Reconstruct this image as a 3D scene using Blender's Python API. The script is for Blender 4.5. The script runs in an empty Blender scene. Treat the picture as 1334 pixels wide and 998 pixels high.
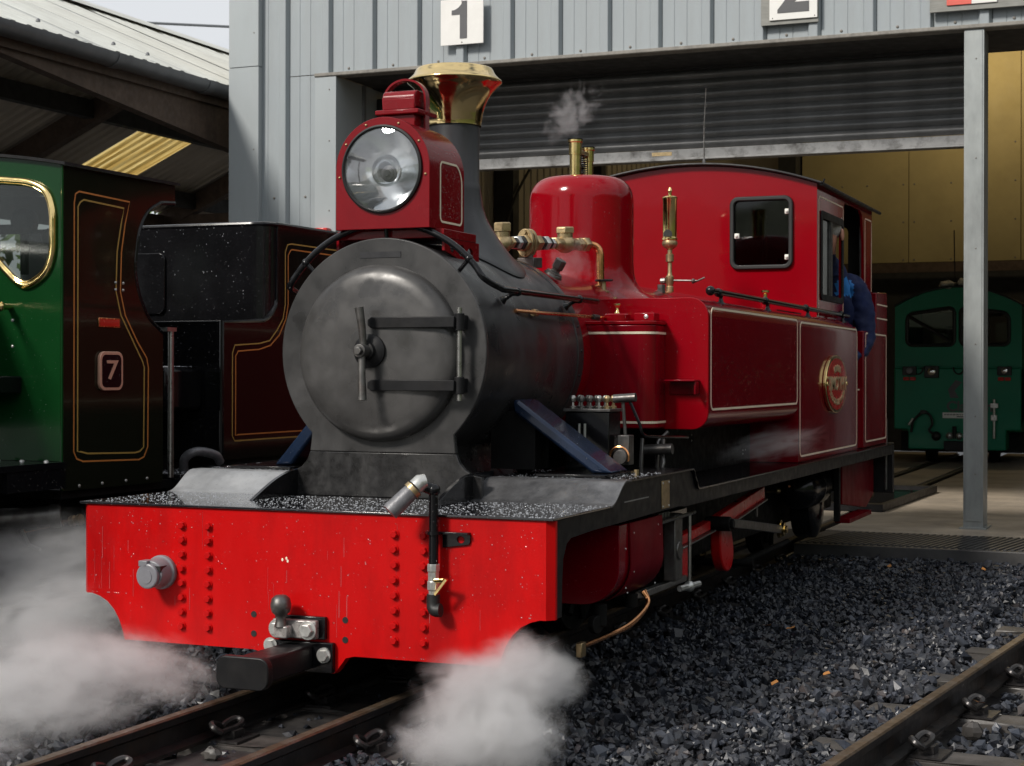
import bpy, bmesh, math, random
import numpy as np
from mathutils import Vector, Matrix, Quaternion
R = math.radians
random.seed(7); rng = np.random.default_rng(7)
S = bpy.context.scene
COL = S.collection

# ------------------------------------------------------------------ camera, sky, sun, exposure
FPX = 2170.0
yaw = math.atan2(888.0, FPX); roll = 0.0023
cs, sn = math.cos(yaw), math.sin(yaw)
fw = Vector((-sn, cs, 0)); rt = Vector((cs, sn, 0)); up = Vector((0, 0, 1))
ir = (rt*math.cos(roll) + up*math.sin(roll)).normalized()
iu = (up*math.cos(roll) - rt*math.sin(roll)).normalized()
cd = bpy.data.cameras.new('camera'); cam = bpy.data.objects.new('camera', cd); COL.objects.link(cam)
cd.sensor_width = 36.0; cd.lens = FPX/1334*36
cd.shift_y = -12/1334
cd.clip_start = 0.05; cd.clip_end = 600
M = Matrix((ir, iu, -fw)).transposed().to_4x4(); M.translation = Vector((2.14, -3.80, 0.85))
cam.matrix_world = M
cd.dof.use_dof = True; cd.dof.focus_distance = 5.0; cd.dof.aperture_fstop = 14.0
S.camera = cam

SUN_EL, SUN_AZ = R(38), R(206)          # azimuth clockwise from +Y: behind the camera, from its left
W = bpy.data.worlds.new('World'); S.world = W; W.use_nodes = True
nt = W.node_tree; nt.nodes.clear()
out = nt.nodes.new('ShaderNodeOutputWorld'); bg = nt.nodes.new('ShaderNodeBackground')
sky = nt.nodes.new('ShaderNodeTexSky'); sky.sky_type = 'NISHITA'; sky.sun_disc = False
sky.sun_elevation = SUN_EL; sky.sun_rotation = SUN_AZ
tc = nt.nodes.new('ShaderNodeTexCoord'); nz = nt.nodes.new('ShaderNodeTexNoise')
nz.inputs['Scale'].default_value = 2.6; nz.inputs['Detail'].default_value = 7; nz.inputs['Roughness'].default_value = .55
mp = nt.nodes.new('ShaderNodeMapping'); mp.inputs['Scale'].default_value = (1, 1, 2.2)
mp.inputs['Location'].default_value = (.3, 1.1, .2)
rp = nt.nodes.new('ShaderNodeValToRGB')
rp.color_ramp.elements[0].position = .26; rp.color_ramp.elements[1].position = .46
mx = nt.nodes.new('ShaderNodeMix'); mx.data_type = 'RGBA'
mx.inputs['B'].default_value = (8.8, 9.1, 9.5, 1)      # bright broken cloud
L = nt.links.new
L(tc.outputs['Generated'], mp.inputs['Vector']); L(mp.outputs['Vector'], nz.inputs['Vector'])
L(nz.outputs['Fac'], rp.inputs['Fac']); L(rp.outputs['Color'], mx.inputs['Factor'])
L(sky.outputs['Color'], mx.inputs['A']); L(mx.outputs['Result'], bg.inputs['Color'])
bg.inputs['Strength'].default_value = 0.068
L(bg.outputs['Background'], out.inputs['Surface'])

sl = bpy.data.lights.new('sun', 'SUN'); so = bpy.data.objects.new('sun', sl); COL.objects.link(so)
sl.energy = 2.75; sl.angle = R(11); sl.color = (1, .94, .86)
sd = Vector((math.sin(SUN_AZ)*math.cos(SUN_EL), math.cos(SUN_AZ)*math.cos(SUN_EL), math.sin(SUN_EL)))
so.rotation_euler = sd.to_track_quat('Z', 'Y').to_euler(); so.location = sd*30

vs = S.view_settings; vs.view_transform = 'Standard'; vs.look = 'None'; vs.exposure = 0.33; vs.gamma = 1.0
S.cycles.use_denoising = True
S.cycles.max_bounces = 8; S.cycles.diffuse_bounces = 3; S.cycles.glossy_bounces = 4; S.cycles.transparent_max_bounces = 12
S.cycles.volume_bounces = 3; S.cycles.volume_step_rate = 1.6; S.cycles.volume_max_steps = 160
S.cycles.sample_clamp_indirect = 6.0

# ------------------------------------------------------------------ materials
def nodes(name):
    m = bpy.data.materials.new(name); m.use_nodes = True
    t = m.node_tree; b = t.nodes['Principled BSDF']
    return m, t, b

def pmat(name, col, rough=.4, metal=0., coat=0., var=.12, scale=6., bump=0., bscale=80., drops=0., streak=0., dirt=None, dirt_amt=.5, spec=.5, rvar=.1, dscale=150., wave=0.):
    m, t, b = nodes(name); N = t.nodes.new; L = t.links.new
    tc = N('ShaderNodeTexCoord')
    no = N('ShaderNodeTexNoise'); no.inputs['Scale'].default_value = scale; no.inputs['Detail'].default_value = 8; no.inputs['Roughness'].default_value = .62
    if streak:
        mp = N('ShaderNodeMapping'); mp.inputs['Scale'].default_value = (1, 1, 1/streak)
        L(tc.outputs['Object'], mp.inputs['Vector']); L(mp.outputs['Vector'], no.inputs['Vector'])
    else:
        L(tc.outputs['Object'], no.inputs['Vector'])
    mr = N('ShaderNodeMapRange'); mr.inputs['From Min'].default_value = .3; mr.inputs['From Max'].default_value = .7
    mr.inputs['To Min'].default_value = 1-var; mr.inputs['To Max'].default_value = 1+var
    L(no.outputs['Fac'], mr.inputs['Value'])
    hs = N('ShaderNodeMix'); hs.data_type = 'RGBA'; hs.blend_type = 'MULTIPLY'; hs.inputs['Factor'].default_value = 1
    hs.inputs['A'].default_value = (*col, 1); L(mr.outputs['Result'], hs.inputs['B'])
    cout = hs.outputs['Result']
    if dirt:
        n2 = N('ShaderNodeTexNoise'); n2.inputs['Scale'].default_value = scale*.6; n2.inputs['Detail'].default_value = 10; n2.inputs['Roughness'].default_value = .7
        src = mp.outputs['Vector'] if streak else tc.outputs['Object']
        L(src, n2.inputs['Vector'])
        r2 = N('ShaderNodeMapRange'); r2.inputs['From Min'].default_value = .48; r2.inputs['From Max'].default_value = .68; r2.inputs['To Max'].default_value = dirt_amt
        L(n2.outputs['Fac'], r2.inputs['Value'])
        dm = N('ShaderNodeMix'); dm.data_type = 'RGBA'; dm.inputs['B'].default_value = (*dirt, 1)
        L(r2.outputs['Result'], dm.inputs['Factor']); L(cout, dm.inputs['A']); cout = dm.outputs['Result']
    L(cout, b.inputs['Base Color'])
    rr = N('ShaderNodeMapRange'); rr.inputs['From Min'].default_value = .3; rr.inputs['From Max'].default_value = .7
    rr.inputs['To Min'].default_value = max(.02, rough*(1-rvar*2)); rr.inputs['To Max'].default_value = min(1, rough*(1+rvar*2))
    n3 = N('ShaderNodeTexNoise'); n3.inputs['Scale'].default_value = scale*2.3; n3.inputs['Detail'].default_value = 6
    L(tc.outputs['Object'], n3.inputs['Vector']); L(n3.outputs['Fac'], rr.inputs['Value']); L(rr.outputs['Result'], b.inputs['Roughness'])
    b.inputs['Metallic'].default_value = metal; b.inputs['Specular IOR Level'].default_value = spec
    b.inputs['Coat Weight'].default_value = coat; b.inputs['Coat Roughness'].default_value = .05
    last = None
    def addbump(h, strength, dist):
        nonlocal last
        bp = N('ShaderNodeBump'); bp.inputs['Strength'].default_value = strength; bp.inputs['Distance'].default_value = dist
        L(h, bp.inputs['Height'])
        if last: L(last, bp.inputs['Normal'])
        last = bp.outputs['Normal']
    if wave:
        nw = N('ShaderNodeTexNoise'); nw.inputs['Scale'].default_value = 9; nw.inputs['Detail'].default_value = 2
        L(tc.outputs['Object'], nw.inputs['Vector']); addbump(nw.outputs['Fac'], wave, .01)
    if bump:
        nb = N('ShaderNodeTexNoise'); nb.inputs['Scale'].default_value = bscale; nb.inputs['Detail'].default_value = 6
        L(tc.outputs['Object'], nb.inputs['Vector']); addbump(nb.outputs['Fac'], bump, .004)
    if drops:
        v = N('ShaderNodeTexVoronoi'); v.inputs['Scale'].default_value = dscale; L(tc.outputs['Object'], v.inputs['Vector'])
        sz = N('ShaderNodeSeparateColor'); L(v.outputs['Color'], sz.inputs['Color'])
        # drop radius varies per cell; many cells stay dry
        ra = N('ShaderNodeMapRange'); ra.inputs['From Min'].default_value = 1-drops; ra.inputs['From Max'].default_value = 1.0; ra.inputs['To Min'].default_value = 0.0; ra.inputs['To Max'].default_value = .42
        L(sz.outputs['Red'], ra.inputs['Value'])
        dv = N('ShaderNodeMath'); dv.operation = 'SUBTRACT'; L(ra.outputs['Result'], dv.inputs[0]); L(v.outputs['Distance'], dv.inputs[1])
        mxx = N('ShaderNodeMath'); mxx.operation = 'MAXIMUM'; L(dv.outputs[0], mxx.inputs[0]); mxx.inputs[1].default_value = 0
        sq = N('ShaderNodeMath'); sq.operation = 'POWER'; L(mxx.outputs[0], sq.inputs[0]); sq.inputs[1].default_value = .5
        dbp = N('ShaderNodeBump'); dbp.inputs['Strength'].default_value = 1.0; dbp.inputs['Distance'].default_value = .010; L(sq.outputs[0], dbp.inputs['Height'])
        if last: L(last, dbp.inputs['Normal'])
        wet = N('ShaderNodeMath'); wet.operation = 'GREATER_THAN'; L(dv.outputs[0], wet.inputs[0]); wet.inputs[1].default_value = 0
        cw = N('ShaderNodeMath'); cw.operation = 'MAXIMUM'; L(wet.outputs[0], cw.inputs[0]); cw.inputs[1].default_value = coat
        L(cw.outputs[0], b.inputs['Coat Weight']); L(dbp.outputs['Normal'], b.inputs['Coat Normal'])
    if last:
        L(last, b.inputs['Normal'])
        if coat and not drops: L(last, b.inputs['Coat Normal'])
    return m

def simple(name, col, rough=.5, metal=0.):
    return pmat(name, col, rough, metal, var=.06)

def glass_mat(name, tint=(1, 1, 1), refl=.06, rough=.02):
    m = bpy.data.materials.new(name); m.use_nodes = True; t = m.node_tree; t.nodes.clear(); N = t.nodes.new; L = t.links.new
    o = N('ShaderNodeOutputMaterial'); mx = N('ShaderNodeMixShader'); tr = N('ShaderNodeBsdfTransparent'); gl = N('ShaderNodeBsdfGlossy')
    fr = N('ShaderNodeFresnel'); fr.inputs['IOR'].default_value = 1.5
    ad = N('ShaderNodeMath'); ad.operation = 'ADD'; ad.inputs[1].default_value = refl; L(fr.outputs[0], ad.inputs[0])
    tr.inputs['Color'].default_value = (*tint, 1); gl.inputs['Roughness'].default_value = rough
    L(ad.outputs[0], mx.inputs['Fac']); L(tr.outputs[0], mx.inputs[1]); L(gl.outputs[0], mx.inputs[2]); L(mx.outputs[0], o.inputs['Surface'])
    return m

MT = {}
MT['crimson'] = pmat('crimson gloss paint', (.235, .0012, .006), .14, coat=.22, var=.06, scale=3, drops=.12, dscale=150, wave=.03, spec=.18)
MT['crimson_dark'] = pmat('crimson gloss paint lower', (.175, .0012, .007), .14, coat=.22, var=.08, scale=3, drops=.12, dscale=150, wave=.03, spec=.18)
MT['lamp_red'] = pmat('crimson lamp paint', (.185, .003, .007), .24, coat=.15, var=.10, scale=8, drops=.25, dscale=170, spec=.2)
MT['beam_red'] = pmat('vermilion beam paint', (.50, .0040, .0045), .34, coat=.0, var=.10, scale=7, drops=.10, dscale=150, streak=3, dirt=(.20, .004, .005), dirt_amt=.55, spec=.16)
MT['beam_edge'] = pmat('vermilion edge paint', (.45, .005, .012), .35, var=.08)
MT['rod_red'] = pmat('red rod enamel', (.50, .006, .008), .3, coat=.1, var=.08, dirt=(.05, .008, .008), dirt_amt=.5, spec=.3)
MT['smokebox'] = pmat('grey black smokebox paint', (.038, .037, .039), .36, metal=.2, var=.40, scale=4.5, bump=.06, bscale=45, streak=2.2, dirt=(.014, .0135, .014), dirt_amt=.75, rvar=.25)
MT['door'] = pmat('grey black smokebox door paint', (.066, .064, .063), .35, metal=.22, var=.34, scale=5, bump=.05, bscale=30, dirt=(.030, .029, .028), dirt_amt=.7, rvar=.3)
MT['chimney'] = pmat('chimney black paint', (.022, .022, .025), .34, var=.3, scale=9, bump=.03, bscale=70, streak=3, dirt=(.045, .043, .04), dirt_amt=.3)
MT['black'] = pmat('black gloss paint', (.006, .006, .007), .16, coat=.1, var=.3, scale=9, drops=.25, dscale=130, spec=.3)
MT['black_sat'] = pmat('black satin paint', (.010, .010, .011), .42, var=.3, scale=12, bump=.05, dirt=(.032, .028, .025), dirt_amt=.3, spec=.25)
MT['deck'] = pmat('wet black deck plate', (.012, .012, .014), .16, coat=.6, var=.3, scale=12, drops=.8, dscale=80)
MT['fairing'] = pmat('wet bare steel sheet', (.40, .40, .40), .42, metal=.7, var=.22, scale=10, drops=.35, dscale=110, dirt=(.12, .12, .125), dirt_amt=.35)
MT['chute'] = pmat('wet blue black sheet', (.012, .024, .056), .22, metal=.3, var=.15, scale=9, drops=.25, dscale=130, coat=.3, spec=.4)
MT['soot'] = pmat('sooty frame black', (.008, .008, .008), .6, var=.4, scale=14, bump=.1, spec=.15)
MT['brass'] = pmat('polished brass', (.90, .68, .30), .15, metal=1, var=.12, scale=14, rvar=.35, wave=.05)
MT['brass_cap'] = pmat('polished chimney brass', (.88, .66, .32), .13, metal=1, var=.12, scale=9, rvar=.35, wave=.06, drops=.05)
MT['bronze'] = pmat('dull bronze', (.48, .36, .20), .38, metal=.9, var=.25, scale=40, bump=.08, bscale=150)
MT['copper'] = pmat('copper pipe', (.78, .36, .16), .24, metal=1, var=.25, scale=30)
MT['steel'] = pmat('worn bright steel', (.42, .41, .39), .32, metal=.95, var=.2, scale=30, bump=.04)
MT['dull_steel'] = pmat('dull dark steel', (.15, .145, .14), .42, metal=.8, var=.3, scale=30, bump=.05, dirt=(.10, .05, .03), dirt_amt=.4)
MT['zinc'] = pmat('zinc plated steel', (.55, .55, .53), .34, metal=.7, var=.2, scale=50, bump=.06, bscale=120)
MT['grease'] = pmat('greasy pale bracket', (.32, .30, .29), .3, metal=.3, var=.35, scale=60, dirt=(.06, .05, .05), dirt_amt=.8)
MT['rubber'] = pmat('black rubber', (.012, .012, .012), .5, var=.1)
MT['hose'] = pmat('grey ribbed hose', (.17, .17, .18), .45, metal=.3, var=.3, scale=60, bump=.15, bscale=180)
MT['cream'] = pmat('cream lining paint', (.85, .74, .56), .35, var=.05)
MT['orange'] = pmat('orange lining paint', (.55, .20, .05), .35, var=.08)
MT['yellowline'] = pmat('ochre lining paint', (.42, .27, .07), .35, var=.08)
MT['plastic_grey'] = pmat('grey plastic', (.20, .20, .22), .35, var=.1, scale=20)
MT['plate_red'] = pmat('red enamel plate', (.55, .02, .012), .25, coat=.4, var=.05)
MT['green'] = pmat('bright green loco paint', (.004, .038, .009), .2, coat=.12, var=.1, scale=4, wave=.02, drops=.08, spec=.2)
MT['green_dark'] = pmat('dark olive green loco paint', (.011, .012, .007), .13, coat=.2, var=.12, scale=4, wave=.02, drops=.08, spec=.2)
MT['maroon_dark'] = pmat('dark maroon tender paint', (.009, .007, .0055), .13, coat=.2, var=.12, scale=4, wave=.02, drops=.08, spec=.2)
MT['diesel'] = pmat('mid green diesel paint', (.006, .20, .11), .35, coat=.1, var=.10, scale=3, dirt=(.04, .15, .09), dirt_amt=.3, spec=.25)
MT['navy'] = pmat('navy work jacket cloth', (.010, .019, .075), .85, var=.3, scale=14, bump=.7, bscale=28)
MT['skin'] = pmat('skin', (.55, .26, .18), .5, var=.08, scale=30)
MT['hair'] = pmat('grey hair', (.42, .40, .37), .7, var=.25, scale=90, bump=.3, bscale=200)
MT['logo'] = pmat('light blue print', (.03, .22, .62), .7, var=.05)
MT['clad'] = pmat('grey blue coated cladding', (.315, .35, .37), .42, var=.08, scale=1.6, streak=6, dirt=(.22, .225, .22), dirt_amt=.55, bump=.015)
MT['flash'] = pmat('grey blue flashing', (.36, .395, .41), .40, var=.06, scale=2, streak=4, dirt=(.25, .245, .235), dirt_amt=.35)
MT['trim'] = pmat('weathered edge trim', (.24, .225, .20), .6, var=.2, scale=20, dirt=(.09, .085, .08), dirt_amt=.6)
MT['post'] = pmat('galvanised post', (.34, .36, .355), .38, metal=.35, var=.16, scale=6, streak=3, dirt=(.12, .12, .12), dirt_amt=.45)
MT['shutter'] = pmat('grey roller shutter steel', (.20, .20, .20), .42, metal=.3, var=.2, scale=6, dirt=(.08, .08, .08), dirt_amt=.5)
MT['shutter_bar'] = pmat('scuffed shutter bar', (.30, .30, .30), .45, metal=.3, var=.15, scale=12, dirt=(.05, .045, .04), dirt_amt=.9)
MT['sign_white'] = pmat('white sign board', (.78, .77, .74), .4, var=.03, scale=10, dirt=(.6, .58, .55), dirt_amt=.25)
MT['sign_grey'] = pmat('dark grey sign print', (.085, .085, .09), .5, var=.05)
MT['sign_red'] = pmat('faded red sign print', (.68, .12, .09), .45, var=.05)
MT['board'] = pmat('grey painted board', (.24, .24, .22), .6, var=.15, scale=15, streak=.2)
MT['inner_yellow'] = pmat('yellow lining board', (.45, .37, .18), .7, var=.08, scale=2, dirt=(.30, .24, .12), dirt_amt=.4)
MT['inner_beige'] = pmat('beige inner cladding', (.52, .46, .34), .7, var=.07, scale=2, streak=5)
MT['inner_dark'] = pmat('dark interior steel', (.03, .029, .028), .7, var=.2)
MT['concrete'] = pmat('stained concrete floor', (.38, .32, .25), .62, var=.22, scale=2.5, bump=.10, bscale=60, dirt=(.13, .115, .10), dirt_amt=.7)
MT['ramp'] = pmat('oily ribbed ramp', (.055, .054, .055), .45, var=.3, scale=5, bump=.15, bscale=90, dirt=(.12, .11, .10), dirt_amt=.4)
MT['rail'] = pmat('dark oily rail steel', (.035, .032, .032), .34, metal=.6, var=.35, scale=18, bump=.08, dirt=(.10, .055, .03), dirt_amt=.35)
MT['railtop'] = pmat('rusty rail head', (.10, .068, .042), .40, metal=.45, var=.4, scale=25, bump=.08, dirt=(.20, .18, .16), dirt_amt=.5)
MT['sleeper'] = pmat('oily dark sleeper', (.050, .046, .043), .5, var=.35, scale=10, bump=.35, bscale=50, dirt=(.10, .085, .075), dirt_amt=.5)
MT['clip'] = pmat('dark clip steel', (.045, .042, .042), .34, metal=.6, var=.3, scale=40, bump=.1)
MT['dirt'] = pmat('oily dirt', (.030, .028, .028), .55, var=.4, scale=14, bump=.5, bscale=45, dirt=(.06, .055, .05), dirt_amt=.6)
MT['stone'] = pmat('wet black ballast stone', (.023, .027, .037), .42, var=.5, scale=9, bump=.10, bscale=120, spec=.5, dirt=(.052, .048, .047), dirt_amt=.5, drops=0)
def stone_tones(m):
    t = m.node_tree; b = t.nodes['Principled BSDF']; src = b.inputs['Base Color'].links[0].from_socket
    at = t.nodes.new('ShaderNodeAttribute'); at.attribute_name = 'tone'
    mx = t.nodes.new('ShaderNodeMix'); mx.data_type = 'RGBA'; mx.blend_type = 'MULTIPLY'; mx.inputs['Factor'].default_value = 1
    t.links.new(src, mx.inputs['A']); t.links.new(at.outputs['Color'], mx.inputs['B']); t.links.new(mx.outputs['Result'], b.inputs['Base Color'])
stone_tones(MT['stone'])
MT['canopy'] = pmat('pale weathered roof sheet', (.56, .57, .53), .5, var=.12, scale=2, dirt=(.40, .39, .35), dirt_amt=.4)
MT['canopy_under'] = pmat('dull brown roof underside', (.55, .49, .42), .7, var=.12, scale=3)
MT['gutter'] = pmat('dark grey gutter', (.15, .155, .165), .35, var=.2, scale=6, dirt=(.20, .20, .20), dirt_amt=.4)
MT['timber'] = pmat('dark brown timber', (.10, .068, .05), .75, var=.3, scale=12, bump=.2)
MT['grass'] = pmat('dark rough grass', (.045, .065, .02), .9, var=.4, scale=3)
MT['leafgreen'] = pmat('leaf green', (.085, .15, .02), .6, var=.4, scale=4)
MT['leaf'] = pmat('orange fallen leaf', (.42, .18, .045), .7, var=.3, scale=40)
MT['lensglass'] = glass_mat('clear lens glass', (.97, .98, .98), .16, .01)
MT['pane'] = glass_mat('dusty window pane', (.52, .55, .53), .0, .03)
MT['mirror'] = pmat('silvered reflector', (.92, .94, .96), .13, metal=.80, var=.05, scale=9, rvar=.4, wave=.02)
MT['chrome'] = pmat('chrome', (.8, .8, .8), .08, metal=1, var=.03)
MT['white_plastic'] = pmat('white plastic', (.8, .78, .72), .4, var=.03)
MT['wire'] = pmat('weathered cable', (.09, .10, .11), .6)
MT['amber'] = pmat('amber plastic', (.75, .30, .03), .4, var=.05)
MT['red_lens'] = pmat('red lens plastic', (.55, .015, .01), .2, coat=.5, var=.05)
MT['saddle'] = pmat('wet sooty saddle paint', (.018, .0175, .018), .34, metal=.1, var=.4, scale=16, streak=5, bump=.08, bscale=60, dirt=(.07, .068, .066), dirt_amt=.55, rvar=.3)
MT['water'] = pmat('rain water bead', (.42, .43, .45), .06, metal=.55, var=.02, spec=.9)
MT['pane_clear'] = glass_mat('clear window pane', (.92, .93, .92), .0, .02)
MT['ring'] = pmat('smokebox ring paint', (.047, .046, .046), .40, metal=.2, var=.36, scale=5, bump=.05, bscale=35, streak=1.6, dirt=(.020, .0195, .0195), dirt_amt=.75, rvar=.3)
MT['plate_letter'] = pmat('raised brass lettering', (.60, .47, .27), .35, metal=.3, var=.1, scale=60)
MT['crimson_dull'] = pmat('road dulled crimson paint', (.15, .0012, .007), .38, var=.15, scale=6, spec=.06, dirt=(.05, .004, .006), dirt_amt=.5)
MT['fairing_shaded'] = pmat('shade toned wet steel sheet', (.17, .17, .175), .36, metal=.6, var=.3, scale=9, drops=.4, dscale=110, dirt=(.03, .03, .034), dirt_amt=.8)  # same steel as the left fairing, darkened to stand in for duller reflected sky
MT['digit'] = pmat('pale copper digit', (.75, .42, .30), .35, metal=.3, var=.05)
MT['rag'] = pmat('pale grey cloth', (.42, .41, .38), .8, var=.2, scale=15, bump=.2)

def rooflight():
    m, t, b = nodes('yellowed translucent roof sheet'); b.inputs['Base Color'].default_value = (.75, .60, .24, 1); b.inputs['Roughness'].default_value = .5
    tr = t.nodes.new('ShaderNodeBsdfTranslucent'); tr.inputs['Color'].default_value = (.80, .66, .30, 1)
    mx = t.nodes.new('ShaderNodeMixShader'); mx.inputs['Fac'].default_value = .75
    n = t.nodes.new('ShaderNodeTexNoise'); n.inputs['Scale'].default_value = 6; n.inputs['Detail'].default_value = 6
    mp = t.nodes.new('ShaderNodeMapping'); mp.inputs['Scale'].default_value = (.3, 4, .3); tc = t.nodes.new('ShaderNodeTexCoord')
    cr = t.nodes.new('ShaderNodeValToRGB'); cr.color_ramp.elements[0].color = (.62, .48, .22, 1); cr.color_ramp.elements[1].color = (.95, .86, .58, 1)
    cr.color_ramp.elements[0].position = .3; cr.color_ramp.elements[1].position = .7
    t.links.new(tc.outputs['Object'], mp.inputs['Vector']); t.links.new(mp.outputs['Vector'], n.inputs['Vector']); t.links.new(n.outputs['Fac'], cr.inputs['Fac']); t.links.new(cr.outputs['Color'], tr.inputs['Color'])
    t.links.new(b.outputs[0], mx.inputs[1]); t.links.new(tr.outputs[0], mx.inputs[2]); t.links.new(mx.outputs[0], t.nodes['Material Output'].inputs['Surface'])
    return m
MT['rooflight'] = rooflight()

def steam_mat(name, dens, scale=4.0, lo=.42, hi=.72, stretch=(1, 1, 1), edge=1.0, seed=0.0, amp=2.6):
    m = bpy.data.materials.new(name); m.use_nodes = True; t = m.node_tree; t.nodes.clear(); N = t.nodes.new; L = t.links.new
    o = N('ShaderNodeOutputMaterial'); pv = N('ShaderNodeVolumePrincipled')
    pv.inputs['Color'].default_value = (.97, .965, .97, 1); pv.inputs['Anisotropy'].default_value = .25
    tc = N('ShaderNodeTexCoord')
    # radial fall-off in the puff's own unit ball, roughened by noise
    ln = N('ShaderNodeVectorMath'); ln.operation = 'LENGTH'; L(tc.outputs['Object'], ln.inputs[0])
    mp = N('ShaderNodeMapping'); mp.inputs['Scale'].default_value = stretch; mp.inputs['Location'].default_value = (seed, seed*.7, seed*1.3); L(tc.outputs['Object'], mp.inputs['Vector'])
    n = N('ShaderNodeTexNoise'); n.inputs['Scale'].default_value = scale; n.inputs['Detail'].default_value = 9; n.inputs['Roughness'].default_value = .64; n.inputs['Distortion'].default_value = .9
    L(mp.outputs['Vector'], n.inputs['Vector'])
    s1 = N('ShaderNodeMath'); s1.operation = 'MULTIPLY_ADD'; L(n.outputs['Fac'], s1.inputs[0]); s1.inputs[1].default_value = amp; s1.inputs[2].default_value = -amp/2
    s2 = N('ShaderNodeMath'); s2.operation = 'ADD'; L(ln.outputs['Value'], s2.inputs[0]); L(s1.outputs[0], s2.inputs[1])
    f = N('ShaderNodeMapRange'); f.interpolation_type = 'SMOOTHSTEP'; f.inputs['From Min'].default_value = hi; f.inputs['From Max'].default_value = lo
    f.inputs['To Min'].default_value = 0; f.inputs['To Max'].default_value = 1; L(s2.outputs[0], f.inputs['Value'])
    # never reaches the bounding ball
    e = N('ShaderNodeMapRange'); e.interpolation_type = 'SMOOTHSTEP'; e.inputs['From Min'].default_value = .98; e.inputs['From Max'].default_value = .98-.55*edge; L(ln.outputs['Value'], e.inputs['Value'])
    m1 = N('ShaderNodeMath'); m1.operation = 'MULTIPLY'; L(f.outputs['Result'], m1.inputs[0]); L(e.outputs['Result'], m1.inputs[1])
    m2 = N('ShaderNodeMath'); m2.operation = 'MULTIPLY'; L(m1.outputs[0], m2.inputs[0]); m2.inputs[1].default_value = dens
    L(m2.outputs[0], pv.inputs['Density']); L(pv.outputs[0], o.inputs['Volume'])
    return m

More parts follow.
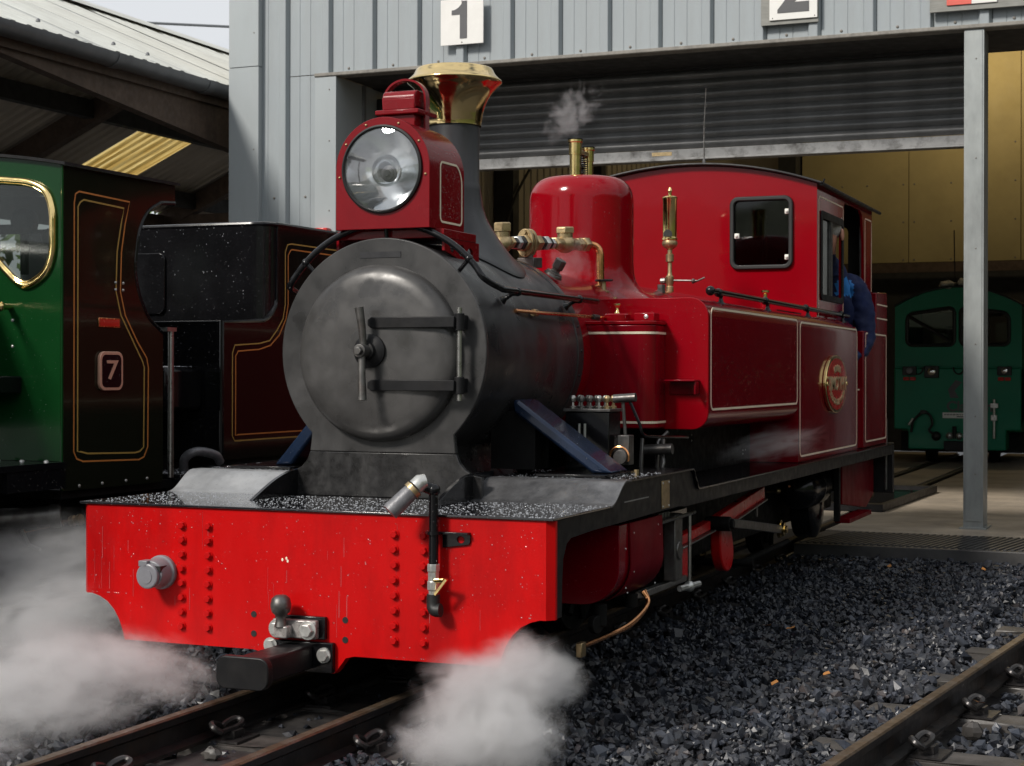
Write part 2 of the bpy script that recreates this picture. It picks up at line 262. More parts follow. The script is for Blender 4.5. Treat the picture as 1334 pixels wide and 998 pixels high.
# ------------------------------------------------------------------ mesh helpers
class MB:
    def __init__(s): s.v = []; s.f = []
    def add(s, vs, fs):
        o = len(s.v); s.v += [tuple(p) for p in vs]; s.f += [tuple(i+o for i in f) for f in fs]; return s
    def box(s, x0, x1, y0, y1, z0, z1):
        v = [(x, y, z) for z in (z0, z1) for y in (y0, y1) for x in (x0, x1)]
        return s.add(v, [(0, 2, 3, 1), (4, 5, 7, 6), (0, 1, 5, 4), (2, 6, 7, 3), (0, 4, 6, 2), (1, 3, 7, 5)])
    def obox(s, c, size, rot):
        b = MB().box(-size[0]/2, size[0]/2, -size[1]/2, size[1]/2, -size[2]/2, size[2]/2)
        return s.add([rot @ Vector(p) + Vector(c) for p in b.v], b.f)
    def prism(s, poly, axis, a, b):
        def P(p, t):
            return {'x': (t, p[0], p[1]), 'y': (p[0], t, p[1]), 'z': (p[0], p[1], t)}[axis]
        n = len(poly); v = [P(p, a) for p in poly] + [P(p, b) for p in poly]
        f = [tuple(range(n)), tuple(range(2*n-1, n-1, -1))] + [((i+1) % n, i, n+i, n+(i+1) % n) for i in range(n)]
        return s.add(v, f)
    def lathe(s, prof, org, ax=(0, 0, 1), seg=32, cap0=True, cap1=True, a0=0., a1=2*math.pi):
        q = Vector((0, 0, 1)).rotation_difference(Vector(ax).normalized()); o = Vector(org)
        full = abs(a1-a0-2*math.pi) < 1e-6; k = seg if full else seg+1
        v = []
        for r, h in prof:
            for i in range(k):
                t = a0+(a1-a0)*i/seg; v.append(o + q @ Vector((r*math.cos(t), r*math.sin(t), h)))
        f = []
        for j in range(len(prof)-1):
            for i in range(seg):
                a = j*k+i; b = j*k+(i+1) % k; f.append((a, b, b+k, a+k))
        if cap0 and full: f.append(tuple(range(k-1, -1, -1)))
        if cap1 and full: f.append(tuple((len(prof)-1)*k+i for i in range(k)))
        return s.add(v, f)
    def cyl(s, a, b, r, seg=16, r2=None):
        a, b = Vector(a), Vector(b); h = (b-a).length
        return s.lathe([(r, 0), (r if r2 is None else r2, h)], a, b-a, seg)
    def tube(s, pts, r, seg=10, closed=False):
        P = [Vector(p) for p in pts]; n = len(P); rs = r if isinstance(r, (list, tuple)) else [r]*n
        T = []
        for i in range(n):
            a = P[(i-1) % n] if (closed or i > 0) else P[i]; b = P[(i+1) % n] if (closed or i < n-1) else P[i]
            T.append((b-a).normalized())
        u = T[0].orthogonal().normalized(); v = []
        for i in range(n):
            if i: u = (T[i-1].rotation_difference(T[i]) @ u)
            u = (u - T[i]*u.dot(T[i])).normalized(); w = T[i].cross(u)
            for k in range(seg):
                t = 2*math.pi*k/seg; v.append(P[i]+(u*math.cos(t)+w*math.sin(t))*rs[i])
        f = []
        for i in range(n if closed else n-1):
            for k in range(seg):
                a = i*seg+k; b = i*seg+(k+1) % seg; c = ((i+1) % n)*seg+(k+1) % seg; d = ((i+1) % n)*seg+k; f.append((a, b, c, d))
        if not closed: f += [tuple(range(seg-1, -1, -1)), tuple((n-1)*seg+k for k in range(seg))]
        return s.add(v, f)
    def ribbon(s, pts, nrm, w, t=.0012, closed=True):
        """flat painted line of width w along pts, lying on the side that nrm points to"""
        P = [Vector(p) for p in pts]; n = len(P); N = Vector(nrm).normalized(); v = []
        for i in range(n):
            a = P[(i-1) % n] if (closed or i > 0) else P[i]; b = P[(i+1) % n] if (closed or i < n-1) else P[i]
            d = (b-a).normalized(); sd = d.cross(N).normalized()*(w/2)
            v += [P[i]-sd+N*t, P[i]+sd+N*t, P[i]-sd, P[i]+sd]
        f = []
        for i in range(n if closed else n-1):
            a = i*4; b = ((i+1) % n)*4
            f += [(a, a+1, b+1, b), (a+1, a+3, b+3, b+1), (a+2, a, b, b+2)]
        return s.add(v, f)
    def sphere(s, c, r, seg=16, rings=10, sc=(1, 1, 1)):
        pr = [(max(1e-4, math.sin(math.pi*i/rings)), -math.cos(math.pi*i/rings)) for i in range(rings+1)]
        b = MB().lathe(pr, (0, 0, 0), (0, 0, 1), seg, False, False)
        return s.add([Vector((p[0]*r*sc[0], p[1]*r*sc[1], p[2]*r*sc[2]))+Vector(c) for p in b.v], b.f)
    def sheet(s, outer, holes, axis, a, b):
        """flat plate with holes; outer/holes are 2D loops in the plane normal to axis"""
        bm = bmesh.new(); es = []
        for lp in [outer]+list(holes):
            vs = [bm.verts.new((p[0], p[1], 0)) for p in lp]
            es += [bm.edges.new((vs[i], vs[(i+1) % len(vs)])) for i in range(len(vs))]
        bmesh.ops.triangle_fill(bm, use_beauty=True, use_dissolve=False, edges=es)
        bm.verts.ensure_lookup_table(); bm.verts.index_update()
        P2 = [(v.co.x, v.co.y) for v in bm.verts]; T = [tuple(v.index for v in f.verts) for f in bm.faces]
        E = [(e.verts[0].index, e.verts[1].index) for e in bm.edges if len(e.link_faces) == 1]
        bm.free(); n = len(P2)
        def P(p, t): return {'x': (t, p[0], p[1]), 'y': (p[0], t, p[1]), 'z': (p[0], p[1], t)}[axis]
        return s.add([P(p, a) for p in P2]+[P(p, b) for p in P2], T+[tuple(i+n for i in reversed(t)) for t in T]+[(i, j, j+n, i+n) for i, j in E])

def root_loc(p):
    while p is not None and p.parent is not None: p = p.parent
    return Vector(p.location) if p is not None else Vector((0, 0, 0))

def mesh_from(name, mb, mat, off=Vector((0, 0, 0)), angle=38, smooth=True):
    me = bpy.data.meshes.new(name); V = np.array([tuple(p) for p in mb.v], dtype=np.float32) - np.array(off, dtype=np.float32)
    me.from_pydata(V.tolist(), [], mb.f); me.materials.append(mat)
    bm = bmesh.new(); bm.from_mesh(me); bmesh.ops.recalc_face_normals(bm, faces=bm.faces); bm.to_mesh(me); bm.free()
    if smooth: me.shade_smooth(); me.set_sharp_from_angle(angle=R(angle))
    me.update(); return me

def part(name, mb, mat, parent=None, bevel=0., label=None, angle=38, kind=None, smooth=True):
    """one mesh object; vertices are given in world coordinates"""
    if isinstance(mat, str): mat = MT[mat]
    o = bpy.data.objects.new(name, mesh_from(name, mb, mat, root_loc(parent), angle, smooth)); COL.objects.link(o)
    if parent is not None: o.parent = parent
    if bevel:
        b = o.modifiers.new('bevel', 'BEVEL'); b.width = bevel; b.segments = 2; b.limit_method = 'ANGLE'; b.angle_limit = R(40); b.harden_normals = False
    if label: o['label'] = label
    if kind: o['kind'] = kind
    return o

def inst(src, name, loc, parent, rot=None, scale=None):
    """linked copy of a piece modelled round its own origin; loc in world coordinates"""
    o = bpy.data.objects.new(name, src); COL.objects.link(o); o.parent = parent
    o.location = Vector(loc) - root_loc(parent)
    if rot is not None: o.rotation_euler = rot
    if scale is not None: o.scale = scale
    return o

def thing(name, label, cat, loc=(0, 0, 0), group=None):
    o = bpy.data.objects.new(name, None); COL.objects.link(o); o.location = loc; o.empty_display_size = .1
    o['label'] = label; o['category'] = cat
    if group: o['group'] = group
    return o
def tag(o, label, cat, group=None):
    o['label'] = label; o['category'] = cat
    if group: o['group'] = group
    return o
def struct(o): o['kind'] = 'structure'; return o

def rrect(u0, u1, v0, v1, r, n=5):
    """rounded rectangle loop in 2D"""
    p = []
    for cx, cy, a in ((u1-r, v1-r, 0), (u0+r, v1-r, 90), (u0+r, v0+r, 180), (u1-r, v0+r, 270)):
        for i in range(n+1): t = R(a+90*i/n); p.append((cx+r*math.cos(t), cy+r*math.sin(t)))
    return p
def arc(cx, cy, r, a0, a1, n=10):
    return [(cx+r*math.cos(R(a0+(a1-a0)*i/n)), cy+r*math.sin(R(a0+(a1-a0)*i/n))) for i in range(n+1)]
def smooth2(pts, closed=False, n=6):
    """Catmull-Rom through points of any dimension"""
    P = [Vector(p) for p in pts]; m = len(P); o = []
    for i in range(m if closed else m-1):
        p1, p2 = P[i], P[(i+1) % m]
        p0 = P[(i-1) % m] if (closed or i > 0) else p1*2-p2
        p3 = P[(i+2) % m] if (closed or i < m-2) else p2*2-p1
        for k in range(n):
            t = k/n; o.append(.5*((2*p1)+(p2-p0)*t+(2*p0-5*p1+4*p2-p3)*t*t+(3*p1-p0-3*p2+p3)*t**3))
    if not closed: o.append(P[-1])
    return [tuple(p) for p in o]

def hexhead(r, h, mat, name='bolt'):
    mb = MB().lathe([(r*1.25, 0), (r*1.25, h*.25)], (0, 0, 0), (0, -1, 0), 14).lathe([(r, h*.2), (r, h*.85), (r*.82, h)], (0, 0, 0), (0, -1, 0), 6)
    return mesh_from(name, mb, MT[mat], angle=25)
def dome_head(r, h, mat, ax=(0, -1, 0), name='rivet'):
    mb = MB().lathe([(r, 0), (r*.85, h*.6), (r*.4, h*.95), (.0005, h)], (0, 0, 0), ax, 8, True, False)
    return mesh_from(name, mb, MT[mat])
def text_mesh(body, size, mat, extrude=.002, offset=0., name='lettering', align='CENTER'):
    c = bpy.data.curves.new(name, 'FONT'); c.body = body; c.size = size; c.extrude = extrude; c.offset = offset; c.align_x = align; c.align_y = 'CENTER'
    o = bpy.data.objects.new(name, c); COL.objects.link(o)
    dg = bpy.context.evaluated_depsgraph_get(); me = bpy.data.meshes.new_from_object(o.evaluated_get(dg))
    bpy.data.objects.remove(o); bpy.data.curves.remove(c)
    me.materials.clear(); me.materials.append(MT[mat]); me.name = name
    return me
FACE_FRONT = (R(90), 0, 0)            # text that faces -Y
FACE_RIGHT = (R(90), 0, R(90))        # text that faces +X

# ================================================================== RED TANK LOCOMOTIVE
loco = thing('steam_locomotive', 'crimson tank locomotive with big headlamp and brass capped chimney, standing half out of the shed', 'locomotive', (0, 0, 0))
P = lambda name, mb, mat, par=loco, **k: part(name, mb, mat, par, **k)

# ---- buffer beam
half = [(.694, .490), (.694, .246), (.660, .246), (.635, .239), (.610, .226), (.588, .205), (.572, .180), (.560, .150), (.553, .124), (.150, .124), (.125, .118), (.100, .085), (.092, .076)]
left = [(-x, z) for x, z in reversed(half)]
def clampx(p, m): return (max(-m, min(m, p[0])), p[1])
outl = half + left
mb = MB().prism([clampx(p, .676) for p in outl], 'y', 0, .03)
for s in (1, -1):
    mb.prism([(s*.6761, 0), (s*.694, .018), (s*.694, .03), (s*.6761, .03)], 'z', .2462, .490)
beam = P('buffer_beam', mb, 'beam_red', angle=20)
hb = hexhead(.0098, .012, 'beam_red')
for x in (-.368, -.286, .265, .347):
    for i in range(8):
        inst(hb, 'bolt', (x+random.uniform(-.001, .001), 0, .442-i*.0386), beam, rot=(0, random.uniform(0, 1), 0))
hole = MB().lathe([(.0085, 0), (.0085, .0015)], (0, 0, 0), (0, -1, 0), 12); hole = mesh_from('bolt_hole', hole, MT['rubber'])
for x in (-.147, .124):
    for z in (.216, .165): inst(hole, 'bolt_hole', (x, 0, z), beam)
# chips in the paint
chip = mesh_from('paint_chip', MB().lathe([(.0032, 0), (.0026, .0006)], (0, 0, 0), (0, -1, 0), 7), MT['cream'])
for x, z in ((-.062, .363), (-.05, .367), (-.046, .360)): inst(chip, 'paint_chip', (x, 0, z), beam, scale=(1, 1, 1.4))

# ---- front deck and running plate
deck = P('front_deck', MB().box(-.698, .698, -.007, .445, .4905, .497), 'deck', bevel=.0015)
def scurve():
    a = [(.425+.135*i/16, .4972+.0598*(.5-.5*math.cos(math.pi*i/16))) for i in range(17)]
    return a + [(1.21, .557)] + arc(1.21, .557-.03, .03, 90, 10, 5) + arc(1.29, .492+.03, .03, 190, 270, 5)
sc_ = scurve()
def strip(pts, x0, x1, t):
    low = [(p[0], p[1]-t) for p in pts]
    return MB().prism(list(pts)+low[::-1], 'x', x0, x1)
rise = [p for p in sc_ if p[0] < .565]+[(.60, .557)]; rest = [(.60, .557)]+[p for p in sc_ if p[0] > .61]
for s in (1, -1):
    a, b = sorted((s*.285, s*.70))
    P('step_fairing', strip(rise, a, b, .005), 'fairing_shaded' if s > 0 else 'fairing', angle=50, label='wet steel step fairing, shade put into its colour' if s > 0 else 'bare steel step fairing, lighter sky lit copy')
    P('running_plate', strip(rest+[(4.98, .492)], a, b, .005), 'black')
    # curved cheek plate beside the saddle
    ck = [(.20, .4975)] + [(.20+.27*t, .4975+.075*math.sin(t*math.pi/2)) for t in [i/8 for i in range(1, 9)]] + [(.60, .5725), (.60, .4975)]
    a, b = sorted((s*.272, s*.284)); P('cheek_plate', MB().prism(ck, 'x', a, b), 'black', bevel=.001)
# centre deck behind the front
P('centre_deck', MB().box(-.271, .271, .446, 1.3, .485, .494), 'black')
# outer valance: thin edge, deep box, then the long footplate edge
for s in (1, -1):
    x0, x1 = sorted((s*.672, s*.690))
    v = [(.0305, .4895), (.445, .4895), (.46, .4975), (.53, .545), (.555, .551), (1.20, .551), (1.235, .54), (1.262, .50), (1.29, .4865), (4.98, .4865), (4.98, .437), (1.27, .441), (1.16, .441), (1.10, .447), (.30, .441), (.14, .436), (.11, .425), (.085, .39), (.078, .34), (.0745, .246), (.0305, .246)]
    P('valance', MB().prism(v, 'x', x0, x1), 'black_sat', bevel=.0015)
    c = MB().box(s*.6905-.0012, s*.6905+.0012, .56, .78, .4955, .4985) if s > 0 else None
    if c: P('weld_line', c, 'fairing')
# dimples and mud on the deck lip
P('brass_plate', MB().box(.6902, .6928, .905, .982, .452, .535), 'bronze', bevel=.001)
rv = dome_head(.0035, .003, 'zinc', (1, 0, 0))
for y in (.914, .973):
    for z in (.459, .528): inst(rv, 'rivet', (.6928, y, z), loco)

# ---- cylinder casings with the raised panel towards the rear
for s in (1, -1):
    sec = [(s*.35, .43), (s*.668, .43), (s*.668, .33)] + [(s*(.668-.11+.11*math.cos(R(-a))), .315-.11*math.sin(R(a))) for a in range(0, 91, 10)] + [(s*.35, .205)]
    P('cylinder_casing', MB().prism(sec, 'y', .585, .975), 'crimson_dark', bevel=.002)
    sec2 = [(s*.6685, .43)] + [(s*(.6685-.11+.1145*math.cos(R(-a))), .315-.1145*math.sin(R(a))) for a in range(0, 71, 10)]
    o = [(x+s*.004, z) for x, z in sec2]
    P('casing_panel', MB().prism(sec2+o[::-1], 'y', .665, .972), 'crimson_dull')
    if s > 0:
        for y, z in ((.70, .40), (.70, .29), (.93, .405), (.93, .30), (.945, .375), (.64, .36), (.64, .25), (.655, .235), (.90, .235)):
            inst(rv, 'rivet', (.6725 if y > .66 else .6685, y, z), loco)
    P('front_frame', MB().box(min(s*.335, s*.349), max(s*.335, s*.349), .031, 1.2, .16, .484), 'soot')

# ---- saddle, smokebox and door
ZC = .912
def front_outline(y_extra=0., r=.325):
    p = [(r*math.sin(R(a)), ZC+r*math.cos(R(a))) for a in range(-136, 137, 4)]
    xr = r*math.sin(R(136)); zr = ZC+r*math.cos(R(136))      # .226, .678
    flare = [(xr+.002, .655), (xr+.006, .625), (xr+.016, .600), (xr+.034, .580), (xr+.058, .567), (xr+.085, .561), (xr+.085, .497)]
    return [(-x, z) for x, z in reversed(flare)] + p + flare
SADL = [(.0, .60), (.235, .70), (.20, .685), (.178, .66), (.168, .63), (.17, .60), (.185, .565), (.215, .535), (.25, .515), (.27, .508), (.27, .497)]
SADL = [(.24, .71)] + SADL[2:]
fo = front_outline(); hi = [p for p in fo if p[1] > .615]; lo = [(-.2315, .612)] + [p for p in fo if p[1] < .60 and p[0] < 0][0:0]
L_ = [(x, z) for x, z in fo if z < .61 and x < 0]; R_ = [(x, z) for x, z in fo if z < .61 and x > 0]
P('smokebox_front', MB().prism(hi, 'y', .45, .468), 'ring', bevel=.003)
P('saddle_front', MB().prism(L_ + [(-.2318, .6242), (.2318, .6242)] + R_, 'y', .4502, .468), 'saddle', bevel=.002)
P('saddle', MB().prism([(-x, z) for x, z in reversed(SADL)]+SADL, 'y', .4685, .98), 'saddle', angle=50)
P('smokebox', MB().lathe([(.319, .4685), (.321, .48), (.321, 1.20), (.3235, 1.202), (.3235, 1.25), (.28, 1.252)], (0, 0, ZC), (0, 1, 0), 96, False, False), 'smokebox')
srv = dome_head(.0045, .003, 'black', (1, 0, 0))
for a in range(60, 131, 14):
    x, z = .3235*math.sin(R(a)), ZC+.3235*math.cos(R(a)); inst(srv, 'rivet', (x, 1.226, z), loco)
# hinged dished door
dr = [(.252, .0), (.252, -.012), (.248, -.026), (.238, -.038), (.222, -.046), (.20, -.050), (.14, -.056), (.07, -.060), (.0005, -.062)]
door = P('smokebox_door', MB().lathe(dr, (-.002, .4495, ZC-.004), (0, 1, 0), 96, False, False), 'door')
for zz in (.993, .817):
    st = MB().prism([(-.0, zz-.016)] + [(p[0], p[1]) for p in [(.255, zz-.015), (.255, zz+.015)]] + [(0, zz+.016), (-.012, zz+.008), (-.012, zz-.008)], 'y', .383, .393)
    P('hinge_strap', st, 'black_sat', door, bevel=.002)
pin = MB().cyl((.262, .405, .775), (.262, .405, 1.033), .0075)
P('hinge_pin', pin, 'steel', door)
for zz in (.993, .817):
    P('hinge_knuckle', MB().cyl((.262, .405, zz-.024), (.262, .405, zz+.024), .014).box(.25, .268, .405, .449, zz-.02, zz+.02), 'black_sat', door, bevel=.0015)
P('dart_boss', MB().lathe([(.048, 0), (.048, .008), (.040, .014), (.026, .018), (.024, .03), (.015, .032), (.014, .058)], (-.005, .388, ZC+.001), (0, -1, 0), 28), 'black_sat', door)
q = R(3)
hd = MB().tube([(-.008, .352, .925), (-.010, .346, .98), (-.016, .340, 1.035)], [.0105, .011, .013], 12)
P('door_handle', hd, 'dull_steel', door)
P('door_handle', MB().tube([(-.006, .338, .90), (-.004, .334, .84), (.0, .330, .775)], [.0105, .011, .013], 12), 'dull_steel', door)
P('handle_hub', MB().cyl((-.007, .358, ZC+.001), (-.007, .322, ZC+.001), .019, 20).lathe([(.013, 0), (.013, .012)], (-.007, .322, ZC+.001), (0, -1, 0), 6), 'dull_steel', door, bevel=.002)
# lettering ghost plate above the door
P('worn_plate', MB().box(-.07, .06, .4482, .4495, ZC+.268, ZC+.285), 'chimney')

# ---- handrail over the smokebox
hr = [(-.340, .95, 1.087), (-.340, .56, 1.087)]
hr += [(.368*math.sin(R(a)), .474, ZC+.368*math.cos(R(a))) for a in range(-58, 59, 6)]
hr += [(.340, .56, 1.086), (.340, .70, 1.086), (.340, 1.33, 1.086)]
hr = [(-.340, .95, 1.087), (-.340, .62, 1.087), (-.331, .53, 1.095)] + hr[2:-3] + [(.331, .53, 1.093), (.340, .62, 1.087), (.340, 1.33, 1.086)]
P('handrail', MB().tube(smooth2(hr, n=3), .0095, 12), 'black')
for y in (.64, 1.16):
    P('handrail_stanchion', MB().lathe([(.014, 0), (.007, .012), (.006, .035), (.011, .044)], (.292, y, 1.062), (.8, 0, .45), 12).sphere((.340, y, 1.086), .0135, 12, 8), 'black')
for a in (-45, 0, 45):
    x, z = math.sin(R(a)), math.cos(R(a))
    P('handrail_stanchion', MB().cyl((x*.318, .480, ZC+z*.318), (x*.368, .474, ZC+z*.368), .006).sphere((x*.368, .474, ZC+z*.368), .0125, 12, 8), 'black')
P('conduit', MB().tube(smooth2([(.30, .72, 1.035), (.322, .86, 1.033), (.33, 1.1, 1.034), (.335, 1.50, 1.037)], n=4), .0055, 8), 'copper')
P('conduit_union', MB().lathe([(.011, 0), (.011, .03), (.008, .035)], (.313, .83, 1.033), (0, 1, 0), 8), 'bronze')
P('conduit_union', MB().lathe([(.009, 0), (.009, .05)], (.336, 1.30, 1.035), (0, 1, 0), 8), 'rubber')

# ---- headlamp
LZ, LY = 1.432, .50; HW = .147
lamp = part('headlamp', MB().prism([(-HW, 1.262), (HW, 1.262)] + [(HW*math.cos(R(a)), LZ+HW*math.sin(R(a))) for a in range(0, 181, 6)], 'y', LY+.012, LY+.195), MT['lamp_red'], loco, bevel=.002)
ringo = [(-HW-.002, 1.262), (HW+.002, 1.262)] + [((HW+.002)*math.cos(R(a)), LZ+(HW+.002)*math.sin(R(a))) for a in range(0, 181, 6)]
ringi = [(.126*math.cos(R(a)), LZ+.126*math.sin(R(a))) for a in range(0, 360, 6)]
# front plate is a real ring: the body behind it is hollowed by the reflector, which stands in front of the body's face
P('front_plate', MB().sheet(ringo, [ringi], 'y', LY-.05, LY+.0115), 'lamp_red', lamp, bevel=.0015)
P('rubber_rim', MB().lathe([(.1262, -.004), (.1262, .006), (.121, .009), (.117, .004), (.117, -.004)], (0, LY-.052, LZ), (0, -1, 0), 64, False, False), 'rubber', lamp)
prof = [(.118*(i/14), -.002+.062*(1-(i/14)**2)) for i in range(1, 15)]
P('reflector', MB().lathe([(r, h) for r, h in prof], (0, LY-.052, LZ), (0, 1, 0), 64, False, False), 'mirror', lamp)
# oval inner reflector round the bulb
P('inner_reflector', MB().lathe([(.046, 0), (.042, .016), (.022, .036), (.012, .04)], (.010, LY-.045, LZ-.004), (0, 1, 0), 32, False, False), 'mirror', lamp)
P('bulb_holder', MB().lathe([(.024, 0), (.024, .006), (.018, .008), (.018, .014), (.010, .016), (.009, .024)], (.014, LY-.03, LZ-.012), (0, -1, 0), 20), 'plastic_grey', lamp)
P('lens', MB().lathe([(.119, 0), (.10, .006), (.06, .012), (.001, .014)], (0, LY-.054, LZ), (0, -1, 0), 48, False, False), 'lensglass', lamp)
srw = dome_head(.0042, .004, 'bronze')
for a in (-8, 33, 68, 112, 147, 188): inst(srw, 'screw', (.1375*math.cos(R(a)), LY-.05, LZ+.1375*math.sin(R(a))), lamp)
for s in (1, -1):
    lp = [(s*(HW+.0005), y, z) for y, z in arc(LY+.04, 1.300, .015, 180, 270, 4)+arc(LY+.160, 1.300, .015, 270, 360, 4)+arc(LY+.115, 1.400, .060, 0, 70, 6)+arc(LY+.04, 1.441, .015, 90, 180, 4)]
    P('lining', MB().ribbon(lp, (s, 0, 0), .006), 'cream', lamp)
# vent chimney on the lamp
P('vent_neck', MB().box(-.052, .052, .555, .655, 1.565, 1.602).box(-.052, .052, .56, .65, 1.602, 1.63), 'lamp_red', lamp, bevel=.003)
P('vent_flange', MB().box(-.070, .070, .540, .672, 1.602, 1.616), 'lamp_red', lamp, bevel=.003)
P('vent_hood', MB().prism([(.552, 1.6165), (.552, 1.650)] + arc(.576, 1.650, .024, 180, 90, 6) + arc(.636, 1.650, .024, 90, 0, 6) + [(.660, 1.6165)], 'x', -.052, .052), 'lamp_red', lamp, bevel=.003)
hoop = [(-.066, .605, 1.56), (-.066, .605, 1.655)] + [(.066*math.cos(R(a)), .605, 1.655+.055*math.sin(R(a))) for a in range(170, 9, -10)] + [(.066, .605, 1.655), (.066, .605, 1.545), (.072, .607, 1.52)]
hp = MB(); n = len(hoop)
for i, (x, y, z) in enumerate(hoop):
    a = Vector(hoop[max(0, i-1)]); b = Vector(hoop[min(n-1, i+1)]); t = (b-a).normalized(); nn = Vector((0, 1, 0)).cross(t).normalized()*.003
    for du, dn in ((-.013, -1), (.013, -1), (.013, 1), (-.013, 1)): hp.v.append((x+nn.x*dn, y+du, z+nn.z*dn))
for i in range(n-1):
    for k in range(4): a = i*4+k; b = i*4+(k+1) % 4; hp.f.append((a, b, b+4, a+4))
P('carrying_hoop', hp, 'lamp_red', lamp)
# lamp bracket shelf with lightening holes
P('lamp_shelf', MB().box(-.165, .175, .49, .72, 1.236, 1.2615), 'lamp_red', bevel=.002)
br = [(.50, 1.236), (.745, 1.236), (.745, 1.165), (.72, 1.158), (.50, 1.20)]
P('lamp_bracket', MB().sheet(br, [[(.56+.022*math.cos(R(a)), 1.212+.016*math.sin(R(a))) for a in range(0, 360, 30)], [(.62+.022*math.cos(R(a)), 1.206+.018*math.sin(R(a))) for a in range(0, 360, 30)], [(.68+.022*math.cos(R(a)), 1.20+.018*math.sin(R(a))) for a in range(0, 360, 30)]], 'x', .165, .173), 'lamp_red')
P('lamp_bracket', MB().prism(br, 'x', -.173, -.165), 'lamp_red')

# ---- chimney with brass cap
cy = .95
ch = MB().lathe([(.225, 1.237), (.222, 1.241), (.205, 1.246), (.175, 1.258), (.145, 1.278), (.120, 1.305), (.102, 1.335), (.090, 1.37), (.083, 1.42), (.080, 1.44), (.0785, 1.443), (.0785, 1.632)], (0, cy, 0), (0, 0, 1), 72, False, False)
def drape(p):
    r = math.hypot(p[0], p[1]-cy); t = max(0, min(1, (r-.08)/.13)); t = t*t*(3-2*t)
    return (p[0], p[1], p[2]+(math.sqrt(.325**2-min(abs(p[0]), .3)**2)-.325)*t)
ch.v = [drape(p) for p in ch.v]
P('chimney', ch, 'chimney')
cap = [(.0845, 1.622), (.0845, 1.632), (.0855, 1.636), (.088, 1.655), (.094, 1.68), (.104, 1.705), (.118, 1.728), (.133, 1.745), (.1475, 1.757), (.1490, 1.760), (.1475, 1.764), (.140, 1.770), (.130, 1.780), (.124, 1.790), (.121, 1.797), (.117, 1.802), (.110, 1.802), (.106, 1.795), (.085, 1.75), (.075, 1.64)]
P('chimney_cap', MB().lathe(cap, (0, cy, 0), (0, 0, 1), 96, False, False), 'brass_cap', angle=60)

# ---- boiler, dome, safety valves
P('boiler', MB().lathe([(.30, 1.251), (.30, 3.57)], (0, 0, ZC), (0, 1, 0), 64, False, False), 'crimson')
dy = 2.12
dp = [(.30, 1.12), (.275, 1.14), (.245, 1.155), (.222, 1.175), (.207, 1.20), (.200, 1.23), (.197, 1.27), (.197, 1.50)] + [(.197-.075+.075*math.cos(R(a)), 1.50+.088*math.sin(R(a))) for a in range(10, 91, 10)] + [(.06, 1.596), (.001, 1.60)]
P('dome', MB().lathe(dp, (0, dy, 0), (0, 0, 1), 80, False, False), 'crimson', angle=70)
def valve(x, y, z0, h, r):
    o = MB().lathe([(r*.92, 0), (r*.92, h*.62), (r*1.05, h*.625), (r*1.06, h*.92), (r*1.22, h*.94), (r*1.22, h), (r*.9, h), (r*.85, h*.9)], (x, y, z0), (0, 0, 1), 28)
    return P('safety_valve', o, 'brass')
v1 = valve(-.026, dy, 1.585, .15, .0235); P('valve_lip', MB().lathe([(.029, 0), (.029, .004)], (-.026, dy, 1.7345), (0, 0, 1), 24), 'black', v1)
v2 = valve(-.020, dy+.13, 1.575, .145, .0205); P('valve_lip', MB().lathe([(.0255, 0), (.0255, .004)], (-.020, dy+.13, 1.7195), (0, 0, 1), 24), 'black', v2)
sp = [(-.022+.014*math.cos(t*.7), dy+.07+.014*math.sin(t*.7), 1.585+.0009*t) for t in range(0, 110)]
P('spring', MB().tube(sp, .0028, 6), 'black')
P('spring_lever', MB().box(-.034, -.010, dy+.03, dy+.11, 1.683, 1.70), 'bronze', bevel=.002)

# ---- pipework between chimney and dome
pz = 1.285
def Pq(name, mb, mat, **k):
    mb.v = [(p[0]+.03+(p[1]-1.21)*.13, p[1]+(max(0, p[1]-1.6))*.12, p[2]+(p[1]-1.21)*.06-.006) for p in mb.v]
    return P(name, mb, mat, **k)
def nut(y, r, L, m='bronze', x=.0): return Pq('union_nut', MB().lathe([(r*.9, 0), (r, L*.12), (r, L*.88), (r*.9, L)], (x, y, pz), (0, 1, 0), 6), m, bevel=.0012)
Pq('tee_fitting', MB().sphere((0, 1.255, pz-.004), .033, 18, 12).cyl((0, 1.255, pz), (0, 1.255, pz+.040), .024, 18).lathe([(.030, .036), (.030, .062), (.026, .066)], (0, 1.255, pz), (0, 0, 1), 6).cyl((0, 1.255, pz), (0, 1.255, 1.20), .02, 14), 'bronze', bevel=.0012)
nut(1.295, .022, .018); nut(1.318, .020, .016, 'rubber'); nut(1.337, .024, .022, 'zinc'); nut(1.362, .027, .016, 'rubber'); nut(1.382, .030, .02, 'bronze')
fl = []
for a in range(0, 360, 12):
    t = R(a); r = .030+.018*abs(math.cos(t))**3; fl.append((r*math.sin(t), pz+r*math.cos(t)))
Pq('valve_flange', MB().prism(fl, 'y', 1.405, 1.418).prism(fl, 'y', 1.428, 1.441).lathe([(.026, 0), (.026, .01)], (0, 1.418, pz), (0, 1, 0), 20).lathe([(.016, 0), (.012, .02), (.008, .03)], (0, 1.404, pz), (0, -1, 0), 8), 'bronze', bevel=.0012)
for z in (pz+.036, pz-.036): Pq('flange_bolt', MB().lathe([(.009, 0), (.009, .01)], (0, 1.404, z), (0, -1, 0), 6), 'bronze')
Pq('valve_foot', MB().cyl((0, 1.43, pz-.02), (0, 1.43, 1.19), .016, 12).box(-.03, .03, 1.41, 1.47, 1.20, 1.235), 'dull_steel', bevel=.002)
nut(1.46, .029, .035); nut(1.50, .026, .02, 'rubber'); nut(1.525, .027, .025, 'zinc'); nut(1.555, .022, .02, 'rubber'); nut(1.58, .019, .02, 'zinc'); nut(1.605, .024, .018)
